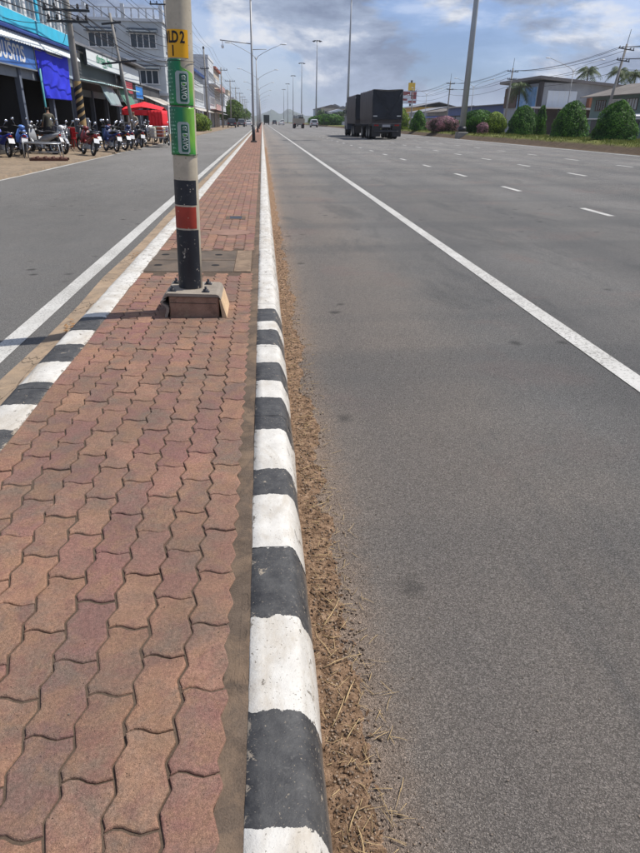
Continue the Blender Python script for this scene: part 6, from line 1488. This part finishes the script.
for i, (x, y_, w, h, m_, nm, lab) in enumerate(((-9.3, 33.9, .5, .9, BROWN, 'crate', 'stack of brown goods by the second shop, behind the red chairs'), (-8.9, 35.6, .4, 1.3, SHUT, 'drinks_fridge', 'grey upright cabinet beside the shop pillar behind the motorbikes'), (-8.8, 39.5, .45, .8, CR, 'crate', 'blue goods crate at the shopfront under the green blinds'),
        (-8.6, 43.6, .5, 1.1, WDARK, 'crate', 'dark goods stack at the shopfront left of the red canopy'), (-8.5, 45.5, .4, 1.5, WHITEP, 'drinks_fridge', 'white upright fridge at the shopfront behind the red canopy'))):
    t = thing(nm, lab, 'fridge' if 'fridge' in nm else 'crate', (x, y_, zb), R(i*7)); b = MB(); b.bbox(-w/2, w/2, -w/2, w/2, 0, h, .03); b.build('body', m_, t)
    for k in range(3): b = MB(); b.bbox(w/2+.002, w/2+.03, -w/2+.04, w/2-.04, .08+k*h*.3, .08+k*h*.3+h*.24, .008); b.build('panel', m_ if k % 2 else DARKM, t)
# plastic chairs
RPL = mat('red_plastic', (.45, .012, .015), .4, .08)
def pchair(label, loc, rz):
    t = thing('plastic_chair', label, 'chair', loc, rz, 'red plastic chairs on the pavement')
    b = MB(); b.bbox(-.23, .23, -.23, .23, .42, .45, .01); b.build('seat', RPL, t)
    b = MB(); b.prism([(-.23, .46), (-.27, .88), (-.245, .89), (-.20, .46)], -.21, .21, 'x'); b.build('backrest', RPL, t)
    for sx in (-1, 1):
        for sy in (-1, 1): b = MB(); b.tube([(sx*.21, sy*.2, .42), (sx*.25, sy*.25, 0)], [.028, .02], 5); b.build('leg', RPL, t)
        b = MB(); b.tube([(sx*.24, -.25, .68), (sx*.25, .18, .66), (sx*.22, .22, .44)], .02, 5); b.build('armrest', RPL, t)
pchair('red plastic chair left of the striped power pole, left one of the pair', (-8.95, 31.2, zb), R(100)); pchair('red plastic chair left of the striped power pole, right one of the pair', (-8.5, 32.1, zb), R(-60)); pchair('red plastic chair half hidden behind the pair', (-9.0, 33.0, zb), R(20))
# red canopy tent
t = thing('canopy_tent', 'bright red pop-up canopy tent beside the striped lamp post', 'canopy', (-6.85, 41.5, zb))
b = MB(); hw = 1.12; z1_, z2_ = 1.78, 2.22
vs = [(-hw, -hw, z1_), (hw, -hw, z1_), (hw, hw, z1_), (-hw, hw, z1_), (0, 0, z2_), (0, -hw, z1_+.16), (hw, 0, z1_+.16), (0, hw, z1_+.16), (-hw, 0, z1_+.16)]
b.add(vs, [(0, 5, 4), (5, 1, 4), (1, 6, 4), (6, 2, 4), (2, 7, 4), (7, 3, 4), (3, 8, 4), (8, 0, 4)]); o = b.build('roof', CLOTH_RED, t); md = o.modifiers.new('t', 'SOLIDIFY'); md.thickness = .01
def valance(p, q, h, nm):
    b = MB(); b.smooth = True; n = 20; vs = []
    for k in range(5):
        for i in range(n+1):
            u = i/n; c = Vector(p).lerp(Vector(q), u); dd = .04*math.sin(u*26)*k/4; nrm = Vector((q[1]-p[1], p[0]-q[0], 0)).normalized(); vs.append(tuple(c+nrm*dd+Vector((0, 0, -h*k/4))))
    b.add(vs, [(k*(n+1)+i, k*(n+1)+i+1, (k+1)*(n+1)+i+1, (k+1)*(n+1)+i) for k in range(4) for i in range(n)]); o = b.build(nm, CLOTH_RED, t); md = o.modifiers.new('t', 'SOLIDIFY'); md.thickness = .008
valance((-hw, -hw, z1_), (hw, -hw, z1_), .28, 'valance'); valance((hw, -hw, z1_), (hw, hw, z1_), .85, 'side_curtain'); valance((-hw, hw, z1_), (-hw, -hw, z1_), .28, 'valance'); valance((hw, hw, z1_), (-hw, hw, z1_), .28, 'valance')
valance((.35, -hw-.01, z1_), (hw, -hw-.01, z1_), .85, 'side_curtain')
for sx in (-1, 1):
    for sy in (-1, 1): b = MB(); b.cyl((sx*(hw-.04), sy*(hw-.04), 0), (sx*(hw-.04), sy*(hw-.04), z1_), .025, .025, 6); b.build('leg', STEEL, t)
# market table with goods under the tent
t = thing('market_table', 'market table with pale goods in the shade of the red canopy', 'table', (-7.3, 41.3, zb)); b = MB(); b.bbox(-.9, .9, -.4, .4, .72, .76, .01); b.build('tabletop', BROWN, t)
for sx in (-1, 1):
    for sy in (-1, 1): b = MB(); b.cyl((sx*.82, sy*.34, 0), (sx*.82, sy*.34, .72), .02, .02, 5); b.build('leg', STEEL, t)

# ================================================================== PEOPLE
SKIN = mat('skin', (.28, .16, .10), .6, .05); HAIR = mat('black_hair', (.012, .010, .009), .6, .2)
def person(label, loc, rz, shirt, trousers, pose='stand'):
    t = thing('person', label, 'person', loc, rz)
    if pose == 'stand':
        J = {'pel': (0, 0, .95, .15, .11), 'wst': (0, 0, 1.10, .135, .10), 'chs': (0, .01, 1.30, .165, .11), 'nk0': (0, .0, 1.46, .07, .06), 'nk': (0, .01, 1.52, .052, .055),
             'hd0': (0, .02, 1.60, .075, .09), 'hd': (0, .02, 1.68, .078, .095)}
        E_ = [('pel', 'wst'), ('wst', 'chs'), ('chs', 'nk0'), ('nk0', 'nk'), ('nk', 'hd0'), ('hd0', 'hd')]
        for s, n in ((-1, 'l'), (1, 'r')):
            J['sh'+n] = (s*.175, 0, 1.40, .06, .06); J['el'+n] = (s*.25, .04, 1.13, .042, .042); J['wr'+n] = (s*.22, .22, .98, .03, .03); J['ha'+n] = (s*.20, .30, .96, .035, .02)
            J['hp'+n] = (s*.09, 0, .88, .095, .10); J['kn'+n] = (s*.11, .03, .50, .06, .062); J['an'+n] = (s*.11, -.01, .09, .042, .045); J['to'+n] = (s*.12, .15, .035, .04, .03)
            E_ += [('chs', 'sh'+n), ('sh'+n, 'el'+n), ('el'+n, 'wr'+n), ('wr'+n, 'ha'+n), ('pel', 'hp'+n), ('hp'+n, 'kn'+n), ('kn'+n, 'an'+n), ('an'+n, 'to'+n)]
    names = list(J); me = bpy.data.meshes.new('body'); me.from_pydata([J[k][:3] for k in names], [(names.index(a), names.index(c)) for a, c in E_], []); me.update()
    o = link('body', me, t); md = o.modifiers.new('skin', 'SKIN'); sk = me.skin_vertices[0].data
    for i, k in enumerate(names): sk[i].radius = J[k][3:]
    sk[names.index('pel')].use_root = True; md.use_smooth_shade = True
    ss = o.modifiers.new('sub', 'SUBSURF'); ss.levels = 1; ss.render_levels = 1
    dg = bpy.context.evaluated_depsgraph_get(); me2 = bpy.data.meshes.new_from_object(o.evaluated_get(dg)); bpy.data.objects.remove(o)
    me2.name = 'body'; me2.materials.clear(); [me2.materials.append(m_) for m_ in (SKIN, shirt, trousers, HAIR)]
    for pgn in me2.polygons:
        c = pgn.center
        far_arm = abs(c.x) > .2 and c.z < 1.2 and c.z > .8
        if far_arm and c.z < 1.12: k = 0
        elif c.z > 1.66 or (c.z > 1.58 and c.y < .03): k = 3
        elif c.z > 1.46: k = 0
        elif c.z > .94: k = 1
        elif c.z > .08: k = 2
        else: k = 3
        pgn.material_index = k; pgn.use_smooth = True
    ob = link('body', me2, t)
    b = MB()
    for s in (-1, 1):
        for q in range(4): b.tube([(s*.20+(q-1.5)*.016, .30, .955), (s*.20+(q-1.5)*.018, .36, .945), (s*.20+(q-1.5)*.018, .385, .925)], [.009, .008, .006], 5)
        b.tube([(s*.17, .27, .96), (s*.145, .31, .95)], [.010, .008], 5)
    b.build('fingers', SKIN, t)
    b = MB(); b.ell((0, .115, 1.64), (.012, .02, .018), 6, 4); b.ell((-.078, .02, 1.64), (.012, .02, .03), 6, 4); b.ell((.078, .02, 1.64), (.012, .02, .03), 6, 4); b.build('nose_and_ears', SKIN, t)
    b = MB(); [b.ell((s*.03, .108, 1.665), (.011, .006, .007), 6, 4) for s in (-1, 1)]; b.build('eyes', HAIR, t)
    return t
person('person in an olive-grey shirt bending over the motorbikes in front of the dark shop', (-8.75, 29.2, zb), R(40), mat('olive_shirt', (.13, .12, .09), .9, .15), mat('dark_trousers', (.03, .03, .04), .9))
person('person in a beige shirt standing in the shade beside the red canopy', (-7.25, 39.9, zb), R(160), mat('beige_shirt', (.35, .30, .24), .9, .1), MATS['dark_trousers'])

# ================================================================== AIR
hb = MB(); hb.box(-2600, 2600, -40, 5200, -1.5, 90); hz_ = hb.build('haze', mat('x_unused', (1, 1, 1)))
m = bpy.data.materials.new('pale_haze'); m.use_nodes = True; nt = m.node_tree; nt.nodes.clear(); o_ = nt.nodes.new('ShaderNodeOutputMaterial'); v_ = nt.nodes.new('ShaderNodeVolumePrincipled')
v_.inputs['Color'].default_value = (0.86, 0.91, 1.0, 1); v_.inputs['Density'].default_value = 0.00022; v_.inputs['Anisotropy'].default_value = 0.2; nt.links.new(v_.outputs[0], o_.inputs['Volume'])
hz_.data.materials.clear(); hz_.data.materials.append(m); tag(hz_, 'thin pale haze in the air', None, kind='stuff')
